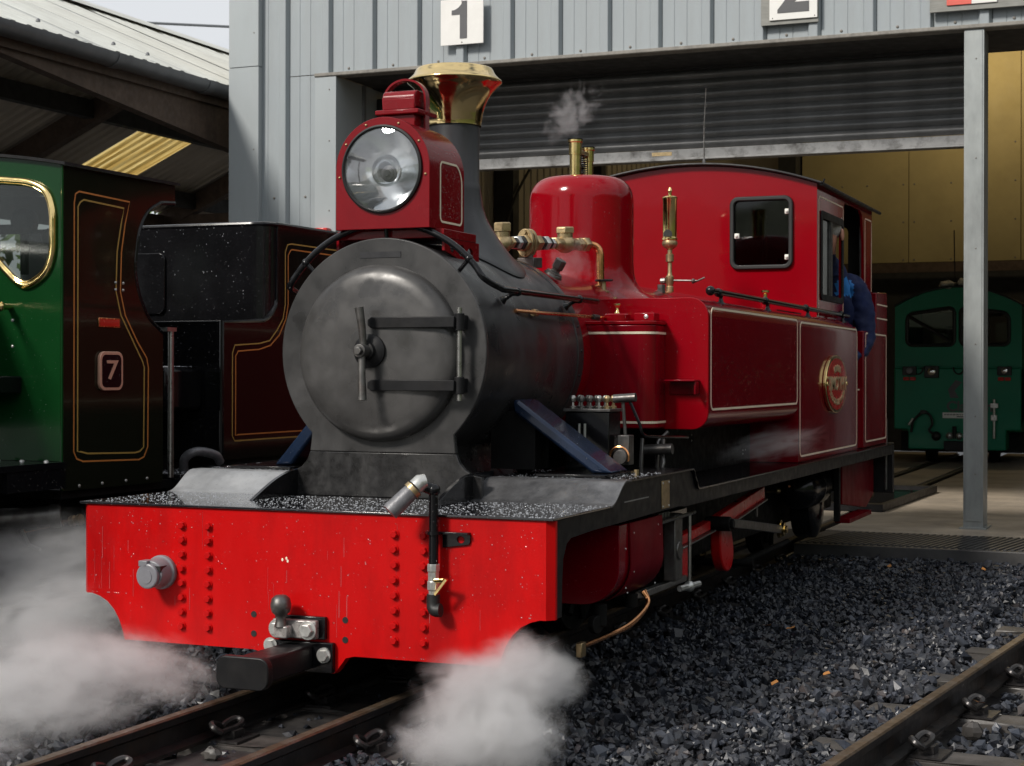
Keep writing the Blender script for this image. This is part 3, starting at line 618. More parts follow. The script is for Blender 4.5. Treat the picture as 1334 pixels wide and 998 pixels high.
Pq('check_valve', MB().sphere((0, 1.685, pz), .035, 18, 12, (1, 1.15, .95)).cyl((0, 1.685, pz), (0, 1.685, pz+.042), .026, 18).lathe([(.033, .038), (.033, .056), (.029, .060)], (0, 1.685, pz), (0, 0, 1), 6).cyl((0, 1.62, pz), (0, 1.76, pz), .021, 14), 'bronze', bevel=.0012)
nut(1.755, .025, .016); nut(1.776, .024, .014); nut(1.80, .028, .035)
Pq('copper_bend', MB().tube(smooth2([(0, 1.81, pz), (.008, 1.845, pz+.001), (.022, 1.865, pz-.008), (.032, 1.872, pz-.03), (.034, 1.872, pz-.07), (.035, 1.872, pz-.14), (.042, 1.865, pz-.175), (.060, 1.85, pz-.205)], n=5), .0135, 14), 'copper')
Pq('stop_valve', MB().lathe([(.012, 0), (.012, .02), (.018, .022), (.018, .034), (.009, .036), (.007, .07)], (.062, 1.845, 1.083), (0, 0, 1), 10).cyl((.02, 1.845, 1.085), (.105, 1.845, 1.078), .012, 10).lathe([(.017, 0), (.017, .02)], (.09, 1.845, 1.078), (1, 0, 0), 6), 'bronze', bevel=.001)
wh = MB().tube([(.062+.027*math.cos(R(a)), 1.845+.027*math.sin(R(a)), 1.155) for a in range(0, 360, 20)], .0045, 8, True).cyl((.062, 1.845, 1.12), (.062, 1.845, 1.158), .004, 8)
for a in range(0, 360, 60): wh.cyl((.062, 1.845, 1.155), (.062+.027*math.cos(R(a)), 1.845+.027*math.sin(R(a)), 1.155), .003, 6)
Pq('hand_wheel', wh, 'black')
P('clack_cap', MB().lathe([(.030, 0), (.030, .006), (.016, .010), (.016, .02), (.021, .021), (.021, .052), (.018, .055)], (.155, 1.42, 1.185), (.5, 0, .85), 6).lathe([(.034, 0), (.030, .010)], (.15, 1.42, 1.178), (.5, 0, .85), 16), 'dull_steel', bevel=.0015)

# ---- outside steam pipe cover
for s in (1, -1):
    xe = .608 if s > 0 else .50
    prof = [(s*.30, .778), (s*.318, .772), (s*xe, .5655), (s*(xe-.063), .5655), (s*.30, .738)]
    P('steam_pipe_cover', MB().prism(prof, 'y', .70, .86), 'chute', bevel=.010)
    P('steam_pipe', MB().box(min(s*.22, s*.36), max(s*.22, s*.36), .73, .84, .57, .74), 'soot')
    P('cover_foot', MB().box(min(s*.40, s*.61), max(s*.40, s*.61), .63, .89, .5572, .565), 'black', bevel=.001)

# ---- mechanical lubricator on the platform
lub = P('lubricator', MB().box(.375, .515, .94, 1.05, .557, .735), 'black', bevel=.003)
P('lubricator_lid', MB().box(.370, .520, .935, 1.055, .7355, .745), 'dull_steel', lub, bevel=.002)
for i, x in enumerate((.392, .42, .448, .476, .502)):
    for y in (.962, 1.02):
        m = 'bronze' if i == 4 else ('steel' if (i+int(y*50)) % 3 == 0 else 'dull_steel')
        P('feed_unit', MB().lathe([(.011, 0), (.011, .006), (.005, .009), (.004, .019), (.009, .022), (.0105, .028), (.0105, .034), (.006, .040)], (x, y, .745), (0, 0, 1), 8), m, lub)
P('sight_glass', MB().cyl((.422, .936, .65), (.422, .936, .70), .004).cyl((.440, .936, .65), (.440, .936, .70), .004), 'zinc', lub)
P('ratchet_box', MB().box(.528, .565, .98, 1.03, .575, .665).cyl((.546, .985, .60), (.546, .95, .60), .022, 18), 'dull_steel', lub, bevel=.002)
P('copper_loop', MB().tube([(.546+.03*math.cos(R(a)), .945, .60+.032*math.sin(R(a))) for a in range(-20, 201, 15)], .0035, 8), 'copper', lub)
P('drive_arm', MB().tube([(.548, 1.0, .655), (.542, .99, .775)], .0055, 8).cyl((.515, .985, .775), (.585, .985, .78), .013, 10), 'dull_steel', lub)
P('drive_rod', MB().tube(smooth2([(.565, .985, .77), (.592, 1.0, .70), (.60, 1.02, .665), (.61, 1.15, .655), (.62, 1.42, .645)], n=4), .005, 8), 'black', lub)
P('platform_bolt', MB().lathe([(.008, 0), (.008, .01)], (.615, .90, .557), (0, 0, 1), 6), 'bronze')

# ---- side tanks
def tank_section(s, z0=.667):
    p = [(s*.24, 1.104), (s*.596, 1.104)] + [(s*(.596+.064*math.cos(R(a))), 1.040+.064*math.sin(R(a))) for a in range(80, -1, -10)]
    p += [(s*(.604+.056*math.cos(R(a))), z0+.056+.056*math.sin(R(a))) for a in range(0, -91, -10)] + [(s*.24, z0)]
    return p
def sec_low(s):
    p = [(s*.24, 1.104), (s*.596, 1.104)] + [(s*(.596+.064*math.cos(R(a))), 1.040+.064*math.sin(R(a))) for a in range(80, -1, -10)]
    return p + [(s*.66, .494), (s*.24, .494)]
for s in (1, -1):
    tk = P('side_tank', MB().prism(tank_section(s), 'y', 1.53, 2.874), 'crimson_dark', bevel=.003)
    P('tank_front', MB().prism(tank_section(s), 'y', 1.524, 1.5295), 'crimson', tk, bevel=.002)
    # lower cab side: same plane, reaches down to the footplate, rounded upper rear corner
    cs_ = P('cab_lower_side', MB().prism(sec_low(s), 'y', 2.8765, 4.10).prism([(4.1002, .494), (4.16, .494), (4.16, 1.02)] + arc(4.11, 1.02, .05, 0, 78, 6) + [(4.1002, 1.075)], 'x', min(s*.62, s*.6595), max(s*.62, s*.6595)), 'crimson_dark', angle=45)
    x = s*.6603
    P('lining', MB().ribbon([(x, y, z) for y, z in rrect(1.555, 2.855, .733, 1.069, .025)], (s, 0, 0), .0075), 'cream', tk)
    P('lining', MB().ribbon([(x, y, z) for y, z in rrect(2.905, 4.135, .517, 1.062, .03)], (s, 0, 0), .0075), 'cream', cs_)
    # boiler-side wall under the tank
    P('firebox_side', MB().box(min(s*.24, s*.46), max(s*.24, s*.46), 1.7, 3.6, .494, .666), 'soot')
    # front sand box
    def rr2(x0, x1, y0, y1, r):
        return [(x0, y1), (x0, y0)] + [(x1-r+r*math.sin(R(a)), y0+r-r*math.cos(R(a))) for a in range(0, 91, 10)] + [(x1, y1)]
    o = [(s*p[0], p[1]) for p in rr2(.245, .514, 1.385, 1.523, .055)]
    sb = P('sand_box', MB().prism(o, 'z', .672, 1.012), 'crimson_dark', bevel=.004)
    o2 = [(s*p[0], p[1]) for p in rr2(.243, .5165, 1.3825, 1.523, .057)]
    P('lid_plate', MB().prism(o2, 'z', 1.0125, 1.024), 'crimson', sb, bevel=.002)
    for z in (.985, .692):
        ln = [(s*p[0], p[1], z) for p in rr2(.245, .5145, 1.3845, 1.522, .0555)][1:]
        mb = MB(); 
        for i in range(len(ln)-1):
            a, b = Vector(ln[i]), Vector(ln[i+1]); d = (b-a).normalized(); nn = Vector((d.y, -d.x, 0))*s
            mb.add([a-Vector((0, 0, .0038))+nn*.001, b-Vector((0, 0, .0038))+nn*.001, b+Vector((0, 0, .0038))+nn*.001, a+Vector((0, 0, .0038))+nn*.001], [(0, 1, 2, 3)])
        P('lining', mb, 'cream', sb)
    P('filler_lid', MB().lathe([(.045, 0), (.045, .022), (.041, .026), (.001, .028)], (s*.365, 1.46, 1.024), (0, 0, 1), 28), 'crimson', sb)
    P('lid_knob', MB().lathe([(.010, 0), (.006, .006), (.006, .018), (.013, .026), (.013, .031), (.004, .034)], (s*.365, 1.46, 1.052), (0, 0, 1), 16), 'brass', sb)
    P('hinge_lug', MB().box(min(s*.43, s*.5), max(s*.43, s*.5), 1.44, 1.50, 1.0245, 1.052), 'crimson', sb, bevel=.003)
    inst(dome_head(.0085, .005, 'zinc'), 'screw', (s*.472, 1.44, 1.039), sb)
    # step bracket on the tank face
    P('tank_step', MB().box(min(s*.53, s*.632), max(s*.53, s*.632), 1.455, 1.5235, .826, .832).box(min(s*.53, s*.632), max(s*.53, s*.632), 1.515, 1.5235, .783, .826).box(min(s*.626, s*.632), max(s*.626, s*.632), 1.47, 1.5235, .783, .8262), 'crimson_dark', tk, bevel=.002)
    # tank top rail, knobs
    P('tank_rail', MB().cyl((s*.618, 1.70, 1.134), (s*.618, 4.14, 1.128), .0105, 12).sphere((s*.618, 1.70, 1.134), .017, 12, 8), 'black')
    for y in (1.80, 2.48, 3.20, 3.96):
        P('rail_stanchion', MB().lathe([(.017, 0), (.010, .008), (.006, .02), (.010, .03)], (s*.628, y, 1.092), (0, -.1, 1), 10).sphere((s*.618, y, 1.132), .0155, 12, 8), 'black')
    P('tank_filler_knob', MB().lathe([(.016, 0), (.009, .006), (.009, .020), (.019, .030), (.019, .037), (.005, .041)], (s*.42, 3.30, 1.176), (0, 0, 1), 18), 'brass')
    P('knob_seat', MB().cyl((s*.42, 3.30, 1.104), (s*.42, 3.30, 1.176), .02, 16), 'crimson')
    P('tank_top_strip', MB().box(min(s*.52, s*.60), max(s*.52, s*.60), 2.75, 3.2, 1.1045, 1.110), 'crimson_dark')
for y, z in ((2.02, .63), (2.02, .61), (2.76, .545), (2.76, .53), (2.80, .545)): inst(rv, 'rivet', (.6595 if y > 2.9 else .46, y, z), loco)
P('tank_pipe_nut', MB().lathe([(.017, 0), (.017, .035)], (.12, 2.75, 1.182), (0, 0, 1), 6), 'dull_steel')

# ---- whistle in front of the cab
wx, wy = .05, 3.10
P('whistle', MB().lathe([(.031, 1.425), (.034, 1.428), (.034, 1.436), (.0305, 1.440), (.0305, 1.600), (.033, 1.604), (.033, 1.612), (.026, 1.616), (.008, 1.618), (.007, 1.632), (.010, 1.640), (.004, 1.655)], (wx, wy, 0), (0, 0, 1), 32), 'brass')
P('whistle_mouth', MB().prism([(wx-.019, 1.441), (wx+.019, 1.441)] + arc(wx, 1.452, .019, 0, 180, 8), 'y', wy-.0325, wy-.027), 'rubber')
P('whistle_stem', MB().lathe([(.012, 1.20), (.017, 1.205), (.017, 1.225), (.013, 1.23), (.018, 1.245), (.018, 1.27), (.012, 1.275), (.009, 1.29), (.009, 1.33), (.017, 1.335), (.017, 1.365), (.010, 1.37), (.010, 1.385), (.030, 1.40), (.034, 1.412), (.031, 1.424)], (wx, wy, 0), (0, 0, 1), 20), 'bronze')
P('whistle_lever', MB().tube([(wx-.03, wy, 1.255), (wx+.12, wy, 1.25)], .004, 8).tube([(wx+.10, wy, 1.24), (wx+.15, wy+.02, 1.265)], .0035, 8).sphere((wx+.105, wy, 1.25), .010, 8, 6), 'dull_steel')
P('whistle_lever_end', MB().lathe([(.013, 0), (.013, .02)], (wx-.04, wy, 1.252), (1, 0, 0), 8), 'dull_steel')

# ---- cab
def zroof(x): return 1.800-.29*x*x
top = [(x, zroof(x)) for x in [(.588-i*.098) for i in range(13)]]
wins = [rrect(.205, .470, 1.335, 1.640, .028), rrect(-.560, -.320, 1.335, 1.620, .028)]
P('cab_front', MB().sheet([(-.588, 1.05), (.588, 1.05)]+top, wins, 'y', 3.57, 3.582), 'crimson')
for k, s in enumerate((1, -1)):
    c0, c1 = (.205, .470) if s > 0 else (-.560, -.320)
    fr = P('cab_window', MB().sheet(rrect(c0-.012, c1+.012, 1.323, 1.652 if s > 0 else 1.632, .038), [rrect(c0+.008, c1-.008, 1.343, 1.632 if s > 0 else 1.612, .022)], 'y', 3.553, 3.5695), 'rubber', bevel=.005)
    P('pane', MB().box(c0+.002, c1-.002, 3.572, 3.576, 1.337, 1.638 if s > 0 else 1.618), 'pane', fr)
    for x, z in ((c0+.02, 1.475), (c1-.015, 1.58), (c1-.015, 1.375)):
        P('window_clip', MB().box(x-.010, x+.012, 3.556, 3.571, z-.012, z+.012).cyl((x, 3.556, z), (x, 3.548, z), .006, 10), 'white_plastic', fr, bevel=.003)
for s in (1, -1):
    a, b = sorted((s*.576, s*.588))
    op = [(3.5825, 1.05), (4.185, 1.05), (4.185, 1.655), (4.20, 1.675), (4.60, 1.675), (4.655, 1.655), (4.675, 1.60), (4.70, 1.52), (4.70, 1.05), (4.935, 1.05), (4.935, 1.698), (3.5825, 1.698)]
    P('cab_side', MB().sheet(op, [[(3.655, 1.20), (4.125, 1.20), (4.125, 1.565), (3.655, 1.565)]], 'x', a, b), 'crimson')
    fr = P('side_window', MB().sheet(rrect(3.635, 4.15, 1.185, 1.588, .03), [rrect(3.665, 4.118, 1.212, 1.555, .012)], 'x', s*.5885 if s > 0 else -.596, s*.596 if s > 0 else -.5885), 'black_sat', bevel=.002)
    P('sliding_bar', MB().box(min(s*.57, s*.592), max(s*.57, s*.592), 3.86, 3.90, 1.2, 1.56), 'dull_steel', fr)
    P('pane', MB().box(min(s*.579, s*.583), max(s*.579, s*.583), 3.66, 3.86, 1.2, 1.56), 'pane', fr)
    x = s*.5884
    P('lining', MB().ribbon([(x, y, z) for y, z in [(3.605, 1.10), (3.605, 1.63), (3.625, 1.648), (4.15, 1.648), (4.165, 1.635), (4.165, 1.10)]], (s, 0, 0), .0065, closed=False), 'cream')
    P('lining', MB().ribbon([(x, y, z) for y, z in [(4.735, 1.28), (4.735, 1.635), (4.745, 1.645), (4.905, 1.645), (4.918, 1.63), (4.918, 1.28)]], (s, 0, 0), .0065, closed=False), 'cream')
roof = MB(); xs = [(-.612+1.224*i/24) for i in range(25)]
rp_ = [(x, zroof(x)+.003) for x in xs]; roof.prism(rp_+[(x, z+.010) for x, z in reversed(rp_)], 'y', 3.545, 5.03)
rf = P('cab_roof', roof, 'black_sat', angle=50)
P('roof_edge', MB().tube([(x, 3.543, zroof(x)+.008) for x in xs], .006, 8).tube([(.612, 3.545, zroof(.612)+.006), (.612, 5.03, zroof(.612)+.006)], .009, 8).tube([(-.612, 3.545, zroof(.612)+.006), (-.612, 5.03, zroof(.612)+.006)], .009, 8).tube([(.612, 3.543, 1.697), (.622, 3.542, 1.703), (.628, 3.542, 1.716)], .004, 6), 'black_sat', rf)
P('aerial', MB().tube([(0, 3.40, 1.60), (.0, 3.40, 1.60)], .001, 4) if False else MB().tube([(.055, 3.62, 1.80), (.055, 3.62, 1.99), (.064, 3.62, 2.165)], [.004, .0028, .0016], 6).lathe([(.009, 0), (.007, .03), (.004, .04)], (.055, 3.62, 1.803), (0, 0, 1), 8), 'dull_steel', rf)
# cab inside: backhead, floor, rear sheet with two windows, a round crest on the backhead
P('backhead', MB().prism([(.26*math.cos(R(a)), 1.18+.26*math.sin(R(a))) for a in range(0, 181, 12)]+[(-.26, .5), (.26, .5)], 'y', 3.59, 3.78), 'soot')
P('cab_floor', MB().box(-.60, .60, 3.59, 4.93, .494, .52), 'soot')
P('cab_back', MB().sheet([(-.585, .52), (.585, .52)]+top, [rrect(.22, .47, 1.3, 1.62, .03), rrect(-.47, -.22, 1.3, 1.62, .03)], 'y', 4.905, 4.917), 'inner_dark')
P('seat_back', MB().prism([(.12, 1.05), (.12, 1.42)]+arc(.30, 1.38, .14, 160, 20, 10)+[(.47, 1.05)], 'y', 4.60, 4.64), 'black_sat', bevel=.01)
cr_ = P('crest', MB().tube([(.285+.062*math.cos(R(a)), 4.594, 1.295+.045*math.sin(R(a))) for a in range(0, 360, 12)], .003, 6, True), 'bronze')
bars = MB()
for i in range(5): bars.box(.25+i*.014, .26+i*.014, 4.592, 4.598, 1.275, 1.30+.006*(i % 3))
P('crest_emblem', bars, 'bronze', cr_)
P('regulator_rod', MB().cyl((.20, 4.2, 1.25), (.20, 4.2, 1.62), .012), 'inner_dark')
# inner lining rail of the doorway
P('grab_rail', MB().cyl((.57, 4.72, .9), (.57, 4.72, 1.6), .008), 'dull_steel')

# ---- bunker behind the door
for s in (1, -1):
    a, b = sorted((s*.60, s*.66))
    bk = P('bunker_side', MB().prism([(4.31, .494), (4.975, .494), (4.975, 1.262), (4.955, 1.275), (4.66, 1.262), (4.66, 1.062), (4.31, 1.062)], 'x', a, b), 'crimson_dark', bevel=.004)
    x = s*.6603
    P('lining', MB().ribbon([(x, y, z) for y, z in rrect(4.365, 4.95, .523, 1.052, .02)], (s, 0, 0), .0075), 'cream', bk)
    for z in (1.205, 1.135): P('lining', MB().ribbon([(x, 4.67, z), (4.975 and x, 4.972, z)], (s, 0, 0), .007, closed=False), 'cream', bk)
    P('door_plate', MB().box(min(s*.628, s*.640), max(s*.628, s*.640), 4.15, 4.32, .494, .785), 'crimson_dark')
    P('lining', MB().ribbon([(s*.6403, 4.162, .777), (s*.6403, 4.31, .777)], (s, 0, 0), .007, closed=False), 'cream')
P('bunker_back', MB().box(-.598, .598, 4.918, 4.97, .494, 1.255), 'crimson_dark')

# ---- oval works plate on the cab side
wp = (.661, 3.585, .808)
def ell(a, b, n=48): return [(wp[1]+a*math.cos(2*math.pi*i/n), wp[2]+b*math.sin(2*math.pi*i/n)) for i in range(n)]
pl = P('works_plate', MB().prism(ell(.235, .128), 'x', .6602, .6755), 'brass', bevel=.003)
P('plate_face', MB().prism(ell(.212, .114), 'x', .6757, .6766), 'plate_red', pl)
def arc_text(words, a, b, ang0, ang1, size, flip=False):
    """letters set along an ellipse on the plate, each facing +X"""
    n = len(words)
    for i, ch in enumerate(words):
        if ch == ' ': continue
        t = R(ang0+(ang1-ang0)*(i+.5)/n); y = wp[1]+a*math.cos(t); z = wp[2]+b*math.sin(t)
        tm = text_mesh(ch, size, 'plate_letter', .0022, .0012)
        nrm = math.atan2(math.sin(t)*a, math.cos(t)*b*1.0)
        tilt = (math.atan2(b*math.cos(t), -a*math.sin(t)) if not flip else math.atan2(-b*math.cos(t), a*math.sin(t)))
        o = bpy.data.objects.new('letter', tm); COL.objects.link(o); o.parent = pl
        M_ = Matrix.Rotation(R(90), 4, 'Z') @ Matrix.Rotation(R(90), 4, 'X') @ Matrix.Rotation(tilt, 4, 'Z') @ Matrix.Scale(1.35, 4, (1, 0, 0))
        M_.translation = Vector((.6772, y, z)); o.matrix_local = M_
arc_text('MARK', .13, .072, 122, 58, .040)
arc_text('LOCOMOTIVES', .165, .078, 198, 342, .036, True)
o = inst(text_mesh('TIMOTHY', .078, 'plate_letter', .0025, .0018), 'lettering', (.6772, wp[1], wp[2]), pl, FACE_RIGHT); o.scale = (1.22, 1.05, 1)
for s in (1, -1): inst(dome_head(.010, .006, 'brass', (1, 0, 0)), 'rivet', (.6766, wp[1]+s*.215, wp[2]+.002), pl)

# ---- wheels, cranks and rods
def wheel(y, r, x, wd=.07):
    w = P('wheel', MB().lathe([(r*.25, 0), (r*.86, .006), (r, .0), (r, wd*.75), (r+.018, wd*.8), (r+.018, wd)], (x, y, r), (-1, 0, 0) if x > 0 else (1, 0, 0), 48), 'soot')
    sp_ = MB()
    for k in range(8): a = R(k*45+10); sp_.box(0, 0, 0, 0, 0, 0) if False else sp_.tube([(x+.012*(1 if x > 0 else -1), y+.05*math.cos(a), r+.05*math.sin(a)), (x+.012*(1 if x > 0 else -1), y+r*.85*math.cos(a), r+r*.85*math.sin(a))], .014, 6)
    P('spokes', sp_, 'soot', w); return w
for y in (1.42, 2.05, 2.70):
    for s in (1, -1): wheel(y, .205, s*.235)
for y in (4.12,):
    for s in (1, -1): wheel(y, .17, s*.235)
P('main_frame', MB().box(.37, .385, 1.2, 4.9, .16, .484).box(-.385, -.37, 1.2, 4.9, .16, .484), 'soot')
def bar(p, q_, h, t, mat, name):
    p, q_ = Vector(p), Vector(q_); d = (q_-p); L = d.length; d.normalize(); u = Vector((1, 0, 0)); w = d.cross(u).normalized()
    mb = MB(); vs = []
    for a in (0, L):
        for su, sw in ((-1, -1), (1, -1), (1, 1), (-1, 1)): vs.append(p+d*a+u*su*t/2+w*sw*h/2)
    mb.add(vs, [(0, 1, 2, 3), (7, 6, 5, 4), (0, 4, 5, 1), (1, 5, 6, 2), (2, 6, 7, 3), (3, 7, 4, 0)])
    return P(name, mb, mat, bevel=.003)
def lobe(y, z0, z1, w, x, lean, name='balance_weight'):
    o = []
    for i in range(24):
        t = 2*math.pi*i/24; zz = (z0+z1)/2+(z1-z0)/2*math.sin(t); f = (zz-z0)/(z1-z0)
        o.append((y+lean*(1-f)+w*(1.0-.35*f)*math.cos(t), zz))
    return P(name, MB().prism(o, 'x', x-.02, x+.02), 'rod_red', bevel=.006)
bar((.57, 1.95, .325), (.57, 2.62, .388), .046, .03, 'rod_red', 'coupling_rod')
bar((.57, 1.46, .302), (.57, 1.83, .324), .032, .03, 'rod_red', 'coupling_rod')
bar((.588, 1.95, .297), (.588, 2.62, .361), .008, .02, 'steel', 'rod_edge')
bar((.588, 1.46, .281), (.588, 1.86, .304), .007, .02, 'steel', 'rod_edge')
bar((.605, 1.95, .325), (.605, 2.78, .230), .034, .022, 'dull_steel', 'connecting_rod')
lobe(2.10, .128, .345, .105, .545, .05); lobe(1.56, .165, .295, .065, .55, .02)
P('crank_pin', MB().cyl((.54, 1.93, .322), (.63, 1.93, .322), .026, 18).lathe([(.018, 0), (.018, .012)], (.63, 1.93, .322), (1, 0, 0), 6), 'soot', bevel=.002)
P('rod_bush', MB().lathe([(.036, 0), (.036, .012), (.028, .014), (.028, .026), (.015, .028), (.015, .036)], (.598, 2.80, .229), (1, 0, 0), 24), 'brass')
P('crosshead', MB().box(.60, .64, 1.22, 1.30, .20, .41).cyl((.615, 1.26, .295), (.645, 1.26, .295), .03, 16), 'dull_steel', bevel=.004)
P('slide_bars', MB().box(.585, .61, .98, 1.45, .395, .415).box(.585, .61, .98, 1.45, .175, .195), 'steel', bevel=.002)
P('drain_cock_rod', MB().cyl((.645, 1.36, .18), (.645, 1.36, .40), .006, 8).cyl((.65, 1.0, .40), (.65, 1.40, .405), .006, 8), 'steel')
for y in (.99, 1.02, 1.05, 1.08): P('gland_stud', MB().lathe([(.008, 0), (.008, .014)], (.655, y, .418), (0, 0, 1), 6), 'dull_steel')
P('cock_link', MB().sphere((.645, 1.36, .17), .018, 10, 8).cyl((.63, 1.30, .168), (.66, 1.42, .172), .010, 8), 'zinc')
bar((.55, 2.62, .29), (.55, 2.62, .44), .018, .012, 'dull_steel', 'brake_hanger')
for dx, yy in ((.46, 1.42), (.49, 1.50), (.52, 1.46)): bar((dx, yy, .50), (dx, yy+.02, .64), .014, .012, 'dull_steel', 'reversing_link')
P('reversing_gear', MB().tube(smooth2([(.50, 1.44, .50), (.53, 1.45, .56), (.50, 1.48, .62), (.53, 1.5, .66)], n=4), .007, 8).cyl((.46, 1.45, .60), (.56, 1.45, .605), .018, 12), 'dull_steel')
P('air_tank', MB().lathe([(.002, 0), (.04, .006), (.07, .022), (.085, .048), (.090, .075), (.090, .24), (.0925, .242), (.0925, .262), (.090, .264), (.090, .40), (.06, .44), (.002, .45)], (.50, 3.52, .335), (0, 1, 0), 36, False, False), 'black', angle=60)
P('brake_cylinder', MB().lathe([(.02, -.01), (.10, 0), (.135, .012), (.145, .02), (.145, .10), (.135, .11), (.02, .115)], (.53, 3.92, .235), (-1, 0, 0), 40), 'black', bevel=.002)
P('tank_pipe', MB().tube(smooth2([(.50, 3.42, .36), (.48, 3.48, .375), (.475, 3.50, .43)], n=4), .006, 8), 'copper')
P('pipe_tap', MB().sphere((.44, 3.46, .335), .014, 8, 6).cyl((.38, 3.48, .33), (.45, 3.46, .335), .007, 8), 'bronze')
P('brake_gear', MB().cyl((.30, 2.3, .14), (.62, 2.3, .145), .014, 10).cyl((.52, 2.4, .12), (.52, 3.3, .13), .012, 8), 'soot')
P('rear_step', MB().prism([(4.10, .425), (4.93, .415), (4.93, .235), (4.72, .175), (4.10, .235)], 'x', .575, .60).box(.575, .645, 4.05, 4.62, .150, .172), 'crimson_dull', bevel=.002)
P('step_hanger', MB().box(.575, .60, 4.02, 4.06, .16, .436), 'soot')
P('rear_beam', MB().box(-.69, .69, 4.981, 5.03, .235, .495), 'black_sat', bevel=.003)
P('end_pipe', MB().cyl((.655, 4.98, .25), (.655, 4.98, .62), .008), 'dull_steel')

# ---- fittings on the buffer beam
sk = P('trailer_socket', MB().lathe([(.046, 0), (.046, .012), (.041, .016), (.037, .045), (.034, .055)], (-.431, -.0005, .314), (0, -1, 0), 28), 'plastic_grey', bevel=.002)
P('socket_lid', MB().lathe([(.034, 0), (.034, .010), (.031, .013)], (-.436, -.056, .309), (0, -1, 0), 24).box(-.462, -.435, -.069, -.03, .334, .350), 'plastic_grey', sk, bevel=.002)
P('lid_mark', MB().lathe([(.019, 0), (.019, .0015)], (-.438, -.069, .308), (0, -1, 0), 20), 'plastic_grey', sk)
P('socket_clip', MB().box(-.420, -.398, -.06, -.03, .322, .336), 'rubber', sk)
tb = P('tow_plate', MB().box(-.076, .072, -.014, -.0003, .164, .222), 'black', bevel=.002)
P('tow_ball', MB().lathe([(.017, 0), (.014, .012), (.0125, .022), (.016, .030), (.0235, .037), (.027, .050), (.027, .058), (.0235, .072), (.014, .080), (.001, .081)], (-.036, -.052, .198), (0, 0, 1), 28, True, False), 'dull_steel', tb)
P('ball_bracket', MB().box(-.072, .056, -.034, -.0145, .166, .214).box(-.052, -.012, -.062, -.034, .168, .20), 'grease', tb, bevel=.004)
for x in (-.056, .034): P('bracket_bolt', MB().lathe([(.025, 0), (.025, .004)], (x, -.0342, .189), (0, -1, 0), 20).lathe([(.0185, .004), (.0185, .015), (.0165, .017)], (x, -.0342, .189), (0, -1, 0), 6), 'zinc', tb, bevel=.001)
cp = P('coupling_plate', MB().box(-.104, .096, -.018, -.0003, .079, .157), 'black', bevel=.003)
for x, z in ((-.085, .142), (.072, .125)): P('plate_bolt', MB().lathe([(.020, 0), (.020, .004)], (x, -.0182, z), (0, -1, 0), 18).lathe([(.0145, .004), (.0145, .013)], (x, -.0182, z), (0, -1, 0), 6), 'zinc', cp)
P('drawbar', MB().box(-.048, .040, -.285, -.0183, .088, .150), 'black_sat', cp, bevel=.006)
P('coupler_head', MB().prism(rrect(-.068, .078, .082, .162, .026), 'y', -.310, -.2855), 'black_sat', cp, bevel=.003)
# brake hose and valve
hs = P('brake_pipe', MB().cyl((.388, -.032, .375), (.388, -.032, .555), .0125, 16), 'black')
P('pipe_clip', MB().box(.36, .475, -.0205, -.0003, .449, .455).sheet([(.400, .414), (.472, .424), (.476, .43), (.476, .449), (.400, .449)], [[(.450+.010*math.cos(R(a)), .436+.009*math.sin(R(a))) for a in range(0, 360, 30)]], 'y', -.006, -.0003), 'black', hs, bevel=.001)
P('clip_ring', MB().lathe([(.018, 0), (.018, .008)], (.388, -.032, .449), (0, 0, 1), 14), 'black', hs)
P('valve_body', MB().lathe([(.013, 0), (.013, .012), (.0165, .014), (.0165, .034), (.0145, .036), (.0145, .058), (.0165, .06), (.0165, .078)], (.388, -.032, .298), (0, 0, 1), 8), 'zinc', hs, bevel=.001)
P('valve_lever', MB().obox((.418, -.052, .322), (.006, .012, .05), Matrix.Rotation(R(38), 3, 'Y')).cyl((.395, -.04, .335), (.425, -.05, .338), .006, 8), 'brass', hs)
P('hose_elbow', MB().tube(smooth2([(.388, -.032, .30), (.388, -.033, .275), (.394, -.036, .262), (.41, -.036, .262)], n=4), .017, 14), 'rubber', hs)
P('pipe_top', MB().sphere((.388, -.032, .56), .017, 14, 10).cyl((.388, -.032, .56), (.352, -.045, .575), .015, 14), 'black', hs)
ho = P('hose_end', MB().tube([(.372, -.045, .583), (.362, -.053, .580), (.352, -.061, .568)], [.018, .021, .021], 16), 'zinc', hs, label='pale worn hose coupling')
P('hose_collar', MB().cyl((.350, -.063, .565), (.343, -.068, .557), .024, 14), 'bronze', ho)
P('hose_grip', MB().tube([(.343, -.068, .557), (.318, -.086, .528), (.300, -.099, .507)], [.021, .0225, .0225], 16), 'hose', ho)

# ---- cylinder drain pipes
dp_ = MB()
for off in (0, .018):
    dp_.tube(smooth2([(.615, .98-off, .20), (.635, .95, .165), (.635, .80, .125+off*.3), (.62, .62+off, .115), (.61, .44+off, .112)], n=5), .0065, 8)
P('drain_pipes', dp_, 'copper')
P('drain_cock', MB().cyl((.60, .62, .205), (.60, .62, .145), .02, 12).lathe([(.026, 0), (.026, .02)], (.585, .60, .15), (1, -.3, 0), 16), 'soot', bevel=.002)
P('drain_cock', MB().cyl((.60, .90, .2), (.60, .90, .16), .02, 12), 'soot', bevel=.002)
P('drain_bracket', MB().box(.60, .618, .42, .455, .085, .125), 'bronze', bevel=.003)

# ================================================================== GROUND
g = MB(); n = 40
g.add([(-300, -300, -.125), (300, -300, -.125), (300, 300, -.125), (-300, 300, -.125)], [(0, 1, 2, 3)])
struct(part('ground', g, 'dirt', smooth=False))
